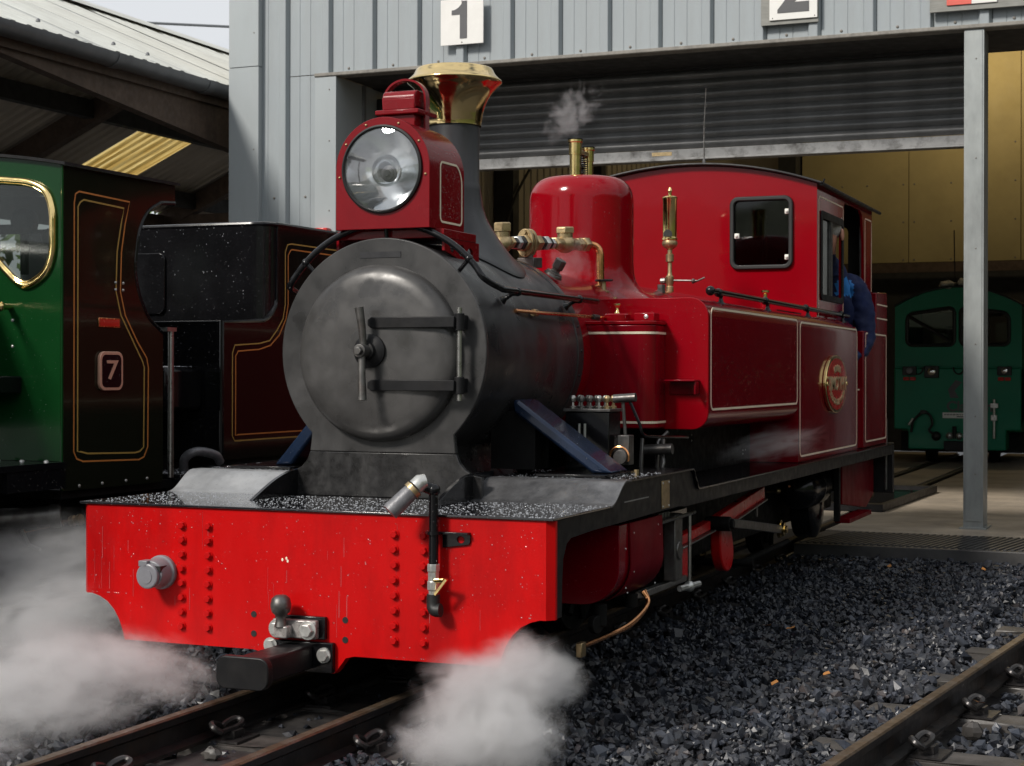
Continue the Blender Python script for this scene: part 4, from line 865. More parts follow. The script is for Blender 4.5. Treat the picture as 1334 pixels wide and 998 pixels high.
# wooded slope behind the photographer, raised to block low sky; field beyond the canopy
def backdrop_hill(name, cx, cy, rx, ry, h, seed, mat):
    r_ = np.random.default_rng(seed); ph = r_.random((6, 2))*6; N_ = 46; v = []; f = []
    for j in range(N_+1):
        for i in range(N_+1):
            u = -1+2*i/N_; w = -1+2*j/N_; d = max(0., 1-(u*u+w*w)); x = cx+u*rx; y = cy+w*ry
            z = h*d**.8*(1+.18*math.sin(x*.21+ph[0, 0])*math.cos(y*.17+ph[0, 1])) + d*(1.2*math.sin(x*.9+ph[1, 0])*math.sin(y*.8+ph[1, 1])+.8*math.sin(x*1.9+ph[2, 0])*math.sin(y*2.1+ph[2, 1])) - .6
            v.append((x, y, z))
    for j in range(N_):
        for i in range(N_): a = j*(N_+1)+i; f.append((a, a+1, a+N_+2, a+N_+1))
    return struct(part(name, MB().add(v, f), mat, angle=180))
backdrop_hill('backdrop_hill', 26, -66, 84, 36, 11, 1, 'grass'); backdrop_hill('backdrop_hill', 27, -6, 14, 44, 9, 2, 'grass'); backdrop_hill('backdrop_hill', -62, 46, 34, 40, 6, 3, 'leafgreen')  # middle one: unseen bank added at right to block sky light

# ================================================================== TRACKS
def frame_at(x0, y0, ang):
    c, s = math.cos(ang), math.sin(ang)
    return lambda u, v: (x0+c*u+s*v, y0-s*u+c*v)       # u across, v along
rail_prof = [(-.016, -.004), (-.012, 0), (.012, 0), (.016, -.004), (.016, -.020), (.006, -.028), (.006, -.068), (.034, -.076), (.034, -.084), (-.034, -.084), (-.034, -.076), (-.006, -.068), (-.006, -.028), (-.016, -.020)]
slp_src = []
for k in range(4):
    m_ = MB(); hx = .43+.01*k; r0 = random.Random(k)
    m_.box(-hx, hx, -.066, .066, -.14, -.0865)
    me = mesh_from('sleeper', m_, MT['sleeper'], smooth=False)
    bm = bmesh.new(); bm.from_mesh(me); bmesh.ops.bevel(bm, geom=bm.edges[:], offset=.006, segments=2, affect='EDGES'); 
    bmesh.ops.subdivide_edges(bm, edges=[e for e in bm.edges if e.calc_length() > .3], cuts=10)
    for v_ in bm.verts: v_.co += Vector((0, r0.uniform(-.004, .004), r0.uniform(-.003, .003)))
    bm.to_mesh(me); bm.free(); slp_src.append(me)
# spring clip on its base plate, modelled for the right-hand side of a rail
cl = MB().box(.036, .115, -.055, .055, -.0865, -.081).box(.05, .088, -.024, .024, -.081, -.062)
cl.tube(smooth2([(.070, -.055, -.060), (.070, .02, -.060), (.066, .05, -.052), (.046, .05, -.046), (.036, .02, -.052), (.034, -.005, -.064)], n=4), .0085, 8)
cl.tube(smooth2([(.070, -.055, -.060), (.058, -.07, -.048), (.042, -.055, -.040), (.040, -.02, -.050), (.036, .0, -.066)], n=4), .0085, 8)
clip_src = mesh_from('rail_clip', cl, MT['clip'])
def track(label, x0, y0, ang, v0, v1, vs, group='narrow gauge tracks by the shed'):
    t = thing('railway_track', label, 'railway track', (x0, y0, 0), group); F = frame_at(x0, y0, ang)
    for u in (-.205, .205):
        m_ = MB(); vs_ = [v0+(v1-v0)*i/6 for i in range(7)]
        for v in vs_:
            for du, z in rail_prof: x, y = F(u+du, v); m_.v.append((x, y, z))
        k = len(rail_prof)
        for j in range(6):
            for i in range(k): a = j*k+i; b = j*k+(i+1) % k; m_.f.append((a, b, b+k, a+k))
        m_.f += [tuple(range(k)), tuple(range(6*k+k-1, 6*k-1, -1))]
        r_ = part('rail', m_, 'rail', t, angle=30)
        cap_ = MB(); w_ = .0155
        for v in vs_:
            for du, z in ((-w_, -.0035), (-.0118, .0006), (.0118, .0006), (w_, -.0035)): x, y = F(u+du, v); cap_.v.append((x, y, z))
        for j in range(6):
            for i in range(3): a = j*4+i; cap_.f.append((a, a+1, a+5, a+4))
        part('rail_head', cap_, 'railtop', r_, angle=20)
    for i, v in enumerate(vs):
        x, y = F(0, v)
        inst(slp_src[i % 4], 'sleeper', (x, y, random.uniform(-.004, .001)), t, rot=(0, 0, -ang+random.uniform(-.012, .012)))
        for u in (-.205, .205):
            for side in (1, -1):
                x, y = F(u, v); inst(clip_src, 'rail_clip', (x, y, 0), t, rot=(0, 0, -ang+(0 if side > 0 else math.pi)))
    return t, F
T2, F2 = track('dark railway track running under the crimson locomotive into the shed', 0, 0, 0, -3.0, 14.6, [-.12-.49*i for i in range(1, 6)]+[-.12+.49*i for i in range(0, 10)])
A3 = math.atan(.11)
T3, F3 = track('railway track with brown rusty rail head at the right', 1.50+.205-.075, .0, A3, -2.5, 9.0, [.38-.545*i for i in range(1, 6)]+[.38+.545*i for i in range(0, 9)])
T1, F1 = track('railway track on the left under the green locomotive', -2.05, 0, 0, -3.0, 9.0, [-2.8+.6*i for i in range(0, 14)])
FR = [F2, F3, F1]

# ---- ballast: real stones, one mass
def stones(name, regions, seed):
    r_ = np.random.default_rng(seed)
    t = (1+5**.5)/2
    V0 = np.array([(-1, t, 0), (1, t, 0), (-1, -t, 0), (1, -t, 0), (0, -1, t), (0, 1, t), (0, -1, -t), (0, 1, -t), (t, 0, -1), (t, 0, 1), (-t, 0, -1), (-t, 0, 1)], float); V0 /= np.linalg.norm(V0[0])
    F0 = np.array([(0, 11, 5), (0, 5, 1), (0, 1, 7), (0, 7, 10), (0, 10, 11), (1, 5, 9), (5, 11, 4), (11, 10, 2), (10, 7, 6), (7, 1, 8), (3, 9, 4), (3, 4, 2), (3, 2, 6), (3, 6, 8), (3, 8, 9), (4, 9, 5), (2, 4, 11), (6, 2, 10), (8, 6, 7), (9, 8, 1)])
    kinds = []
    for _ in range(48):
        v = V0*(1+r_.uniform(-.38, .38, (12, 1))) + r_.normal(0, .10, (12, 3)); v = v*np.array([1.15, .85, .62])
        for _p in range(3):                                     # chop flat faces
            nrm = r_.normal(size=3); nrm /= np.linalg.norm(nrm); d = v@nrm; lim = r_.uniform(.35, .6); ex = np.maximum(0, d-lim); v = v-ex[:, None]*nrm
        kinds.append(v)
    P_, SC = [], []
    for (x0, x1, y0, y1, dens, z0, z1, s0, s1, test) in regions:
        n_ = int((x1-x0)*(y1-y0)*dens); p = np.column_stack([r_.uniform(x0, x1, n_), r_.uniform(y0, y1, n_), r_.uniform(z0, z1, n_)])
        s = r_.uniform(s0, s1, n_)*np.where(r_.random(n_) < .1, 1.45, 1)
        if test is not None: k = test(p, r_); p = p[k]; s = s[k]
        P_.append(p); SC.append(s)
    P_ = np.concatenate(P_); SC = np.concatenate(SC); n_ = len(P_)
    ang = r_.uniform(0, 2*math.pi, n_); q = r_.normal(size=(n_, 4)); q[:, 1:3] *= .55; q /= np.linalg.norm(q, axis=1)[:, None]
    w, x, y, z = q.T
    Rm = np.stack([np.stack([1-2*(y*y+z*z), 2*(x*y-z*w), 2*(x*z+y*w)], 1), np.stack([2*(x*y+z*w), 1-2*(x*x+z*z), 2*(y*z-x*w)], 1), np.stack([2*(x*z-y*w), 2*(y*z+x*w), 1-2*(x*x+y*y)], 1)], 1)
    kid = r_.integers(0, len(kinds), n_); KV = np.stack(kinds)[kid]
    V = np.einsum('nij,nkj->nki', Rm, KV)*SC[:, None, None] + P_[:, None, :]
    Fc = (F0[None]+12*np.arange(n_)[:, None, None]).reshape(-1, 3); V = V.reshape(-1, 3)
    me = bpy.data.meshes.new(name); me.vertices.add(len(V)); me.vertices.foreach_set('co', V.astype(np.float32).ravel())
    me.loops.add(Fc.size); me.loops.foreach_set('vertex_index', Fc.astype(np.int32).ravel())
    me.polygons.add(len(Fc)); me.polygons.foreach_set('loop_start', (np.arange(len(Fc))*3).astype(np.int32)); me.polygons.foreach_set('loop_total', np.full(len(Fc), 3, np.int32))
    me.update(calc_edges=True); me.validate(); me.shade_flat(); me.materials.append(MT['stone'])
    tn = r_.uniform(.45, 1.35, n_); odd = r_.random(n_); tc_ = np.stack([tn, tn, tn, np.ones(n_)], 1)
    tc_[odd < .06] *= np.array([1.7, 1.35, 1.1, 1]); tc_[odd > .95] *= np.array([1.35, 1.35, 1.35, 1])
    ca = me.color_attributes.new('tone', 'FLOAT_COLOR', 'POINT'); ca.data.foreach_set('color', np.repeat(tc_, 12, axis=0).astype(np.float32).ravel())
    o = bpy.data.objects.new(name, me); COL.objects.link(o); o['kind'] = 'stuff'; print(name, n_, 'stones'); return o
def clear_of_tracks(p, r_):
    k = np.ones(len(p), bool)
    c, s = math.cos(A3), math.sin(A3)
    for (x0, y0, ang, ph, pitch) in ((0, 0, 0, -.12, .49), (1.63, 0, A3, .38, .545), (-2.05, 0, 0, -2.8, .6)):
        c, s = math.cos(ang), math.sin(ang); dx = p[:, 0]-x0; dy = p[:, 1]-y0
        u = c*dx-s*dy; v = s*dx+c*dy
        onrail = np.abs(np.abs(u)-.205) < .048
        d = np.abs((v-ph+pitch/2) % pitch-pitch/2)
        onsl = (d < .075) & (np.abs(u) < .46) & (p[:, 2] > -.125)
        k &= ~onrail
        k &= ~(onsl & (r_.random(len(p)) < (.985 if x0 > 1 else .85)))
    return k
stones('ballast', [
    (.24, 1.42, -1.5, 4.62, 2500, -.118, -.070, .011, .022, clear_of_tracks),
    (.24, 1.42, -1.5, 4.62, 1500, -.095, -.062, .006, .013, clear_of_tracks),
    (1.36, 2.9, -1.2, 4.62, 1400, -.128, -.096, .011, .020, clear_of_tracks),
    (-1.75, -.24, -1.8, 3.0, 2000, -.118, -.070, .011, .022, clear_of_tracks),
    (-.165, .165, -1.6, 1.0, 240, -.112, -.098, .008, .016, None),
    (-3.4, -1.75, -1.2, 5.0, 350, -.12, -.08, .016, .03, clear_of_tracks)], 5)
struct(part('oily_ground', MB().box(-.17, .17, -1.8, 4.6, -.124, -.098), 'dirt', smooth=False))
# loose lumps lying between the rails and by the right-hand rail
def rock(label, loc, sc, seed):
    m_ = MB().sphere((0, 0, 0), 1, 9, 6); r_ = random.Random(seed)
    m_.v = [tuple(c*(1+r_.uniform(-.22, .22)) for c in p) for p in m_.v]
    m_.v = [(p[0]*sc[0]+loc[0], p[1]*sc[1]+loc[1], p[2]*sc[2]+loc[2]) for p in m_.v]
    return tag(part('loose_stone', m_, 'sleeper', angle=25), label, 'stone', 'loose stones beside the rails')
rock('small pale stone lying between the rails in front of the coupling', (-.085, -.30, -.083), (.027, .02, .017), 1)
rock('rounded grey stone beside the rusty right hand rail', (1.61, .66, -.075), (.03, .028, .024), 2)
# fallen leaves
for i, (x, y, lab) in enumerate([(.938, 3.145, 'orange leaf lying alone on the ballast half way to the shed ramp'), (.831, 1.992, 'curled orange leaf on the middle of the ballast'), (.74, 2.02, 'pale brown leaf beside the curled orange leaf'), (.83, 4.05, 'yellow leaf near the front edge of the shed ramp'), (1.02, .95, 'small orange leaf low on the right of the ballast'), (1.60, .88, 'bright orange leaf right of the rusty rail'), (.62, 4.2, 'tan leaf close to the ramp and the rear wheel'), (1.25, 4.1, 'long pale leaf on ballast below the grey post'), (1.13, 1.15, 'tiny brown leaf between the ballast and the sleepers')]):
    r_ = random.Random(i); m_ = MB(); a = r_.uniform(0, 6)
    o = [(-.022, 0, 0), (-.010, .009, .003), (.006, .011, .004), (.020, .002, .010), (.008, -.009, .005), (-.010, -.008, .002)]
    c, s = math.cos(a), math.sin(a)
    v = [(x+(p[0]*c-p[1]*s)*.95, y+(p[0]*s+p[1]*c)*.95, -.046+p[2]+r_.uniform(0, .004)) for p in o]
    m_.add(v+[(p[0], p[1], p[2]-.0012) for p in v], [(0, 1, 2, 5), (2, 3, 4, 5), (11, 8, 7, 6), (11, 10, 9, 8)])
    tag(part('fallen_leaf', m_, 'leaf'), lab, 'leaf', 'leaves fallen on the ballast')

# ================================================================== ENGINE SHED
FY = 5.73
shed = thing('engine_shed', 'grey blue metal clad engine shed with a half open roller shutter', 'shed', (-3.76, FY, 0))
D = lambda name, mb, mat, par=shed, **k: part(name, mb, mat, par, **k)
PITCH = .317
def clad_prof(w=PITCH):
    p = [(0, 0), (.004, -.003), (.072, -.003), (.075, -.0002), (.079, -.0002), (.082, -.003), (.150, -.003), (.153, -.0002), (.157, -.0002), (.160, -.003), (.238, -.003), (.252, -.034), (.256, -.036), (.298, -.036), (.302, -.034), (.315, 0)]
    return p
def clad_panel(z0, z1, x_max=None):
    m_ = MB(); p = [q_ for q_ in clad_prof() if x_max is None or q_[0] <= x_max]+([(x_max, -.003)] if x_max else []); k = len(p)
    for z in (z0, z1):
        m_.v += [(x, y, z) for x, y in p]
    for i in range(k-1): m_.f.append((i, i+1, i+1+k, i+k))
    m_.v += [(x, y+.003, z) for z in (z0, z1) for x, y in p]
    for i in range(k-1): a = 2*k; m_.f.append((a+i+k, a+i+1+k, a+i+1, a+i)); m_.f.append((i, a+i, a+i+1, i+1))
    return m_
scr = dome_head(.009, .008, 'trim', name='screw')
ptop = mesh_from('cladding_panel', clad_panel(2.79, 5.4), MT['clad'], angle=20); plow = mesh_from('cladding_panel', clad_panel(-.1, 5.4), MT['clad'], angle=20)
pcut = mesh_from('cladding_panel', clad_panel(-.1, 2.785, .215), MT['clad'], angle=20)
XR0 = -3.014
for k in range(-2, 34):
    x = XR0+PITCH*k
    p_ = inst(plow if k < -1 else ptop, 'cladding_panel', (x, FY, 0), shed)
    if k == -1: inst(pcut, 'cladding_panel', (x, FY, 0), shed)
    zz = (2.815,) if k >= 0 else ((2.0, 3.5) if k < -1 else (2.0,))
    for z in zz:
        if k >= -1: 
            s_ = bpy.data.objects.new('screw', scr); COL.objects.link(s_); s_.parent = p_; s_.location = (.115, -.003, z)
        else:
            for dx in (.20,): s_ = bpy.data.objects.new('screw', scr); COL.objects.link(s_); s_.parent = p_; s_.location = (dx, -.003, z)
for z0, z1 in ((-.1, 2.862), (2.866, 5.4)):
    o = [(-3.765, FY+.25), (-3.765, FY-.052), (-3.540, FY-.052), (-3.540, FY+.0005), (-3.545, FY+.0005), (-3.545, FY-.047), (-3.760, FY-.047), (-3.760, FY+.25)]
    f_ = D('corner_flashing', MB().prism(o, 'z', z0, z1), 'flash', bevel=.002)
    for z in [z0+.12+.55*i for i in range(int((z1-z0)/.55))]: inst(scr, 'screw', (-3.575, FY-.052, z+.1), f_, scale=(.55, .55, .55))
# door edge flashing and its reveal
o = [(-3.125, FY-.002), (-3.125, FY-.040), (-2.972, FY-.040), (-2.972, 6.42), (-2.977, 6.42), (-2.977, FY-.035), (-3.120, FY-.035), (-3.120, FY-.002)]
fj = D('jamb_flashing', MB().prism(o, 'z', -.1, 2.762), 'flash', bevel=.002)
for z in (1.9, 2.35, 2.68): inst(scr, 'screw', (-3.02, FY-.040, z), fj, scale=(.6, .6, .6))
D('reveal_lip', MB().box(-2.9715, -2.952, 6.05, 6.075, 0, 2.76), 'shutter')
D('edge_trim', MB().prism([(FY-.046, 2.770), (FY-.046, 2.789), (FY+.05, 2.789), (FY+.05, 2.764), (FY-.040, 2.764)], 'x', -3.128, 8), 'trim', bevel=.002)
D('lintel', MB().box(-2.971, 8, FY+.0505, 6.45, 2.766, 3.3), 'inner_dark')
D('shutter_hood', MB().box(-2.95, .94, 6.24, 6.42, 2.752, 2.7655), 'inner_dark')
# post between the bays
px0, px1 = .958, 1.066
po = D('post', MB().prism([(px0, FY-.03), (px1, FY-.03), (px1, FY+.17), (px1-.008, FY+.17), (px1-.008, FY+.05), (px0, FY+.05)], 'z', -.02, 2.763), 'post', bevel=.002)
D('post_face', MB().box(px0+.012, px1-.010, FY-.034, FY-.0303, 0.04, 2.755), 'post', po, bevel=.001)
D('post_back', MB().box(px0+.004, px1-.012, FY+.0505, FY+.16, -.02, 2.76), 'post', po)
D('post_foot', MB().box(px0-.02, px1+.02, FY-.05, FY+.20, -.004, .006), 'post', po, bevel=.001)
for z in (.30, .62, 1.02, 1.55, 2.05, 2.6): inst(scr, 'screw', (px0+.065, FY-.034, z), po, scale=(.5, .5, .5))
# roller shutter
shut = D('roller_shutter', MB().box(-2.965, -2.925, 6.26, 6.34, 0, 2.7).box(.917, .955, 6.26, 6.34, 0, 2.7), 'inner_dark')
SL = .0615; pr = [(0, .0)] + [(-.020*math.sin(math.pi*i/8), SL*i/8*.90+.002) for i in range(1, 8)] + [(0, SL*.93), (.002, SL)]
slat = MB(); k = len(pr)
for x in (-2.93, .925): slat.v += [(x, 6.30+y, z) for y, z in pr]
for x in (-2.93, .925): slat.v += [(x, 6.306+y, z) for y, z in pr]
for i in range(k-1): slat.f += [(i, i+1, k+i+1, k+i), (2*k+i, 3*k+i, 3*k+i+1, 2*k+i+1)]
slm = mesh_from('slat', slat, MT['shutter'], root_loc(shed), angle=28)
for i in range(8): s_ = bpy.data.objects.new('slat', slm); COL.objects.link(s_); s_.parent = shut; s_.location = (0, random.uniform(-.002, .002), 2.268+SL*i)
D('bottom_bar', MB().prism([(6.275, 2.205), (6.275, 2.262), (6.312, 2.266), (6.335, 2.205)], 'x', -2.93, .925).box(-2.93, .925, 6.25, 6.345, 2.190, 2.2045), 'shutter_bar', shut, bevel=.003)
bl = D('maker_plate', MB().box(-1.03, -.90, 6.2722, 6.2746, 2.225, 2.248), 'bronze', shut)
# interior
D('left_inner_wall', MB().box(-3.755, -3.70, FY+.26, 15.2, 0, 5.4), 'inner_beige')
rb = MB()
for i in range(52): y = 6.5+i*.17; rb.box(-3.6995, -3.685, y, y+.05, 0, 5.0)
D('inner_ribs', rb, 'inner_beige', kind='stuff')
for y in (7.6, 10.0, 12.4): D('column', MB().box(-3.684, -3.50, y, y+.14, 0, 5), 'inner_dark')
D('wall_rail', MB().box(-3.6845, -3.64, FY+.7, 15, 1.72, 1.80), 'inner_dark')
D('right_inner_wall', MB().box(7.9, 8.0, FY, 15.2, 0, 5.4), 'inner_dark')
D('back_wall', MB().box(-3.69, 7.9, 15.08, 15.2, 0, 5.4), 'inner_dark')
D('roof', MB().box(-3.765, 8.0, FY+.005, 15.2, 5.4, 5.5), 'inner_dark')
D('back_rail', MB().box(-2.1, 7.8, 14.97, 15.0, 1.985, 2.09), 'timber')
D('back_column', MB().box(-2.22, -2.02, 14.8, 15.07, 0, 5), 'inner_dark')
bmesh_ = mesh_from('lining_board', MB().box(.004, 1.196, -.02, 0, 2.10, 4.6), MT['inner_yellow'])
dot = dome_head(.011, .006, 'trim', name='screw')
for i in range(-3, 7):
    if i < -2: continue
    x = -2.0+1.2*(i+2)
    b_ = inst(bmesh_, 'lining_board', (x, 15.06, 0), shed)
    if i < 2:
        for dx in (.06, .46, .74, 1.14):
            for z in (2.13, 2.55, 2.97, 3.39):
                s_ = bpy.data.objects.new('screw', dot); COL.objects.link(s_); s_.parent = b_; s_.location = (dx, -.02, z)
D('left_board', MB().box(-3.68, -2.23, 15.04, 15.07, 0, 4.6), 'inner_beige')
for x, z in ((2.0, 2.62), ): D('cross_beam', MB().box(-3.5, 7.8, 11.0, 11.2, 3.75, 4.0), 'inner_dark')
D('rear_bay_beam', MB().box(1.2, 7.8, 8.6, 8.8, 2.9, 3.2), 'inner_dark')
D('hanging_cable', MB().tube(smooth2([(-3.45, 9.2, 1.1), (-3.46, 9.5, 1.75), (-3.47, 10.0, 2.45), (-3.48, 10.9, 3.1)], n=5), .012, 6), 'inner_dark')
D('switch_box', MB().box(-3.68, -3.56, 11.3, 11.6, 1.9, 2.3), 'inner_dark')
D('conduit', MB().cyl((.9, 15.02, 2.1), (.9, 15.02, 4.6), .012), 'inner_dark')
# floor
for nm, x0, x1 in (('a', -3.69, -.262), ('b', -.150, .150), ('c', .262, 7.9)):
    struct(part('shed_floor', MB().box(x0, x1, 5.352, 15.05, -.10, -.004), 'concrete', bevel=.004))
ramp = struct(part('ramp', MB().box(.25, 5.0, 4.62, 5.348, -.12, -.012).box(-3.4, -.25, 4.62, 5.348, -.12, -.012), 'ramp', bevel=.004))
rr = MB()
for i in range(130): x = .27+i*.036; rr.add([(x, 4.66, -.0115), (x+.016, 4.66, -.0115), (x+.11, 5.33, -.0115), (x+.126, 5.33, -.0115), (x, 4.66, -.005), (x+.016, 4.66, -.005), (x+.11, 5.33, -.005), (x+.126, 5.33, -.005)], [(4, 5, 7, 6), (0, 4, 6, 2), (1, 3, 7, 5), (0, 1, 5, 4)])
r2_ = part('ramp_ribs', rr, 'ramp', ramp); r2_['kind'] = 'stuff'
# floodlight on the back wall, switched on
fl_ = D('floodlight', MB().box(.0, .30, 14.0, 14.12, 4.55, 4.75).box(.13, .17, 14.12, 15.06, 4.62, 4.68), 'inner_dark', bevel=.01)
spl = bpy.data.lights.new('floodlight_lamp', 'POINT'); spo = bpy.data.objects.new('floodlight_lamp', spl); COL.objects.link(spo)
spo.location = (.15, 13.88, 4.42); spl.energy = 42; spl.color = (1, .80, .48); spl.shadow_soft_size = .12

# ---- number signs on the fascia
def sign(label, x0, x1, z0, z1, mat='sign_white'):
    t = thing('number_sign', label, 'sign', ((x0+x1)/2, FY-.05, z0), 'bay signs above the shutter')
    part('sign_board', MB().box(x0, x1, FY-.062, FY-.052, z0, z1), mat, t, bevel=.0015)
    return t
s1 = sign('white square board with a grey number 1 above the chimney', -2.222, -1.932, 2.898, 3.182)
one = [(-.030, -.108), (.018, -.108), (.018, .125), (-.014, .125), (-.020, .105), (-.040, .085), (-.066, .072), (-.086, .070), (-.086, .042), (-.030, .042)]
part('number', MB().prism([(-2.060+x, 3.043+z) for x, z in one], 'y', FY-.0645, FY-.0622), 'sign_grey', s1)
for z in (3.168, 2.912): inst(scr, 'screw', (-2.077, FY-.062, z), s1, scale=(.5, .5, .5))
s2 = sign('white square board with a grey number 2 above the middle of the shutter', -.133, .145, 2.893, 3.172)
o = inst(text_mesh('2', .37, 'sign_grey', .001, .012), 'number', (.006, FY-.0635, 3.055), s2, FACE_FRONT)
part('backing_board', MB().box(-.185, .150, FY-.0515, FY-.040, 2.868, 3.20), 'board', s2, bevel=.002)
for x in (-.115, .13): inst(scr, 'screw', (x, FY-.062, 2.905), s2, scale=(.4, .4, .4))
s3 = thing('warning_sign', 'half red half white board at the top right above the grey post', 'sign', (1.0, FY-.05, 2.91))
part('sign_board', MB().box(.868, 1.001, FY-.070, FY-.062, 2.897, 3.14), 'sign_red', s3, bevel=.0012)
part('sign_board', MB().box(1.0014, 1.138, FY-.070, FY-.062, 2.897, 3.14), 'sign_white', s3, bevel=.0012)
part('backing_board', MB().box(.775, 1.60, FY-.0615, FY-.042, 2.866, 3.20), 'board', s3, bevel=.002)
tag(part('fire_bell', MB().box(-3.11, -3.005, FY-.10, FY-.0405, 1.66, 1.785), 'plate_red', bevel=.006), 'small red box on the shed corner behind the tender', 'box')
# drip tray on the shed floor
dt = thing('drip_tray', 'shallow dark tray of bright water on the shed floor behind the bunker', 'tray', (.2, 7.6, 0))
part('tray', MB().sheet([(-.30, 6.62), (.36, 6.62), (.42, 8.55), (-.22, 8.55)], [[(-.27, 6.72), (.33, 6.72), (.39, 8.45), (-.19, 8.45)]], 'z', .0, .045).add([(-.28, 6.7, .006), (.34, 6.7, .006), (.40, 8.47, .006), (-.20, 8.47, .006)], [(0, 1, 2, 3)]), 'black_sat', dt)
wm = bpy.data.materials.new('tray water'); wm.use_nodes = True; b_ = wm.node_tree.nodes['Principled BSDF']; b_.inputs['Base Color'].default_value = (.02, .02, .02, 1); b_.inputs['Roughness'].default_value = .03; b_.inputs['Specular IOR Level'].default_value = .9
part('water', MB().add([(-.275, 6.71, .03), (.335, 6.71, .03), (.395, 8.46, .03), (-.195, 8.46, .03)], [(0, 1, 2, 3)]), wm, dt)

CABLES = [((-19.7, 18, 7.12), (-8.5, 18, 5.78), 'thick twisted overhead cable crossing the top left sky', .020), ((-19.6, 28, 7.16), (-16, 28, 8.76), 'thin overhead wire, uppermost of the faint pair by the shed corner', .008), ((-19.6, 28, 6.95), (-16, 28, 8.5), 'thin overhead wire, lower of the faint pair by the shed corner', .008)]
# ---- overhead cables against the sky
for i, (p0, p1, lab, r_) in enumerate(CABLES):
    a, b = Vector(p0), Vector(p1); pts = [a.lerp(b, t/12)+Vector((0, 0, -.5*(1-(t/6-1)**2)*(.04 if i == 0 else .02))) for t in range(13)]
    tag(part('overhead_cable', MB().tube(pts, r_, 6), 'wire'), lab, 'cable', 'overhead cables')

# ================================================================== OPEN CANOPY ON THE LEFT
can = thing('canopy', 'open sided canopy with pale sheet roof, dark gutter and timber rafters at the left', 'canopy', (-3.95, 2, 0))
K = lambda name, mb, mat, par=can, **k: part(name, mb, mat, par, **k)
EX, EZ, RX, RZ, BX, BZ = -3.93, 2.775, -6.5, 3.93, -9.15, 2.74
def roof_sheet(xa, za, xb, zb, w, amp=.018, pitch=.14):
    m_ = MB(); nn = Vector((-(zb-za), 0, xb-xa)).normalized()
    if nn.z < 0: nn = -nn
    prof = []; k = int(w/pitch)
    for i in range(k): prof += [(i*pitch, 0), (i*pitch+.055, 0), (i*pitch+.075, amp*1.6), (i*pitch+.105, amp*1.6), (i*pitch+.125, 0)]
    prof.append((w, 0)); n_ = len(prof)
    for off in (0, -.004):
        for x, z in ((xa, za), (xb, zb)):
            for y, h in prof: m_.v.append((x+nn.x*(h+off), y, z+nn.z*(h+off)))
    for i in range(n_-1): m_.f += [(i, i+1, n_+i+1, n_+i), (2*n_+i, 3*n_+i, 3*n_+i+1, 2*n_+i+1), (i, 2*n_+i, 2*n_+i+1, i+1)]
    return m_
def mesh0(name, mb, mat): return mesh_from(name, mb, MT[mat], angle=20)
front_sh = mesh0('roof_sheet', roof_sheet(EX-.02, EZ+.035, RX, RZ, .98, .005), 'canopy')
rear_sh = mesh0('roof_sheet', roof_sheet(BX, BZ, RX-.01, RZ, .98), 'canopy_under')
for i in range(-6, 17):
    y = 0.7*1+i*.98
    inst(front_sh, 'roof_sheet', (0, y, random.uniform(-.004, .004)), can)
    if i == 10:
        lo = roof_sheet(BX, BZ, -8.62, BZ+(RZ-BZ)*(BX+8.62)/(BX-RX), .98); K0 = mesh0('roof_sheet', lo, 'canopy_under'); inst(K0, 'roof_sheet', (0, y, 0), can)
        x1 = -8.62; x2 = -7.60; zz = lambda x: BZ+(RZ-BZ)*(x-BX)/(RX-BX)
        inst(mesh0('rooflight', roof_sheet(x1+.002, zz(x1), x2, zz(x2), .98), 'rooflight'), 'rooflight', (0, y, 0), can, )
        inst(mesh0('roof_sheet', roof_sheet(x2+.002, zz(x2), RX-.01, RZ, .98), 'canopy_under'), 'roof_sheet', (0, y, 0), can)
    else: inst(rear_sh, 'roof_sheet', (0, y, random.uniform(-.003, .003)), can)
K('ridge_cap', MB().prism([(RX-.22, RZ-.06), (RX, RZ+.05), (RX+.22, RZ-.06), (RX, RZ+.035)], 'y', -5, 17), 'canopy')
# half round gutter with joint collars
gp = [(EX+.03+.075*math.cos(R(a)), EZ-.005+.075*math.sin(R(a))) for a in range(180, 361, 15)]
gut = K('gutter', MB().prism(gp+[(x, z+.004) for x, z in []] + [(EX+.03+.069*math.cos(R(a)), EZ-.005+.069*math.sin(R(a))) for a in range(360, 179, -15)], 'y', -4.8, 6.9), 'gutter')
for y in (1.2, 3.2, 4.55, 5.55):
    gp2 = [(EX+.03+.081*math.cos(R(a)), EZ-.005+.081*math.sin(R(a))) for a in range(180, 361, 15)]+[(EX+.03+.0755*math.cos(R(a)), EZ-.005+.0755*math.sin(R(a))) for a in range(360, 179, -15)]
    K('gutter_collar', MB().prism(gp2, 'y', y, y+.07), 'gutter', gut)
hk = dome_head(.014, .02, 'gutter', (0, 0, 1), name='roof_bolt')
for i in range(24): inst(hk, 'roof_bolt', (EX-.06, -3.2+i*.36, EZ+.085), can)
K('eave_beam', MB().prism([(-4.8, 2.74), (-4.8, 2.66), (3.66, 2.628), (6.6, 2.33), (6.6, 2.70), (3.6, 2.74)], 'x', -4.06, -3.985), 'timber')
K('eave_board', MB().box(-3.98, -3.955, -4.8, 6.9, 2.655, 2.735), 'timber')
def zr(x): return BZ+(RZ-BZ)*(x-BX)/(RX-BX)
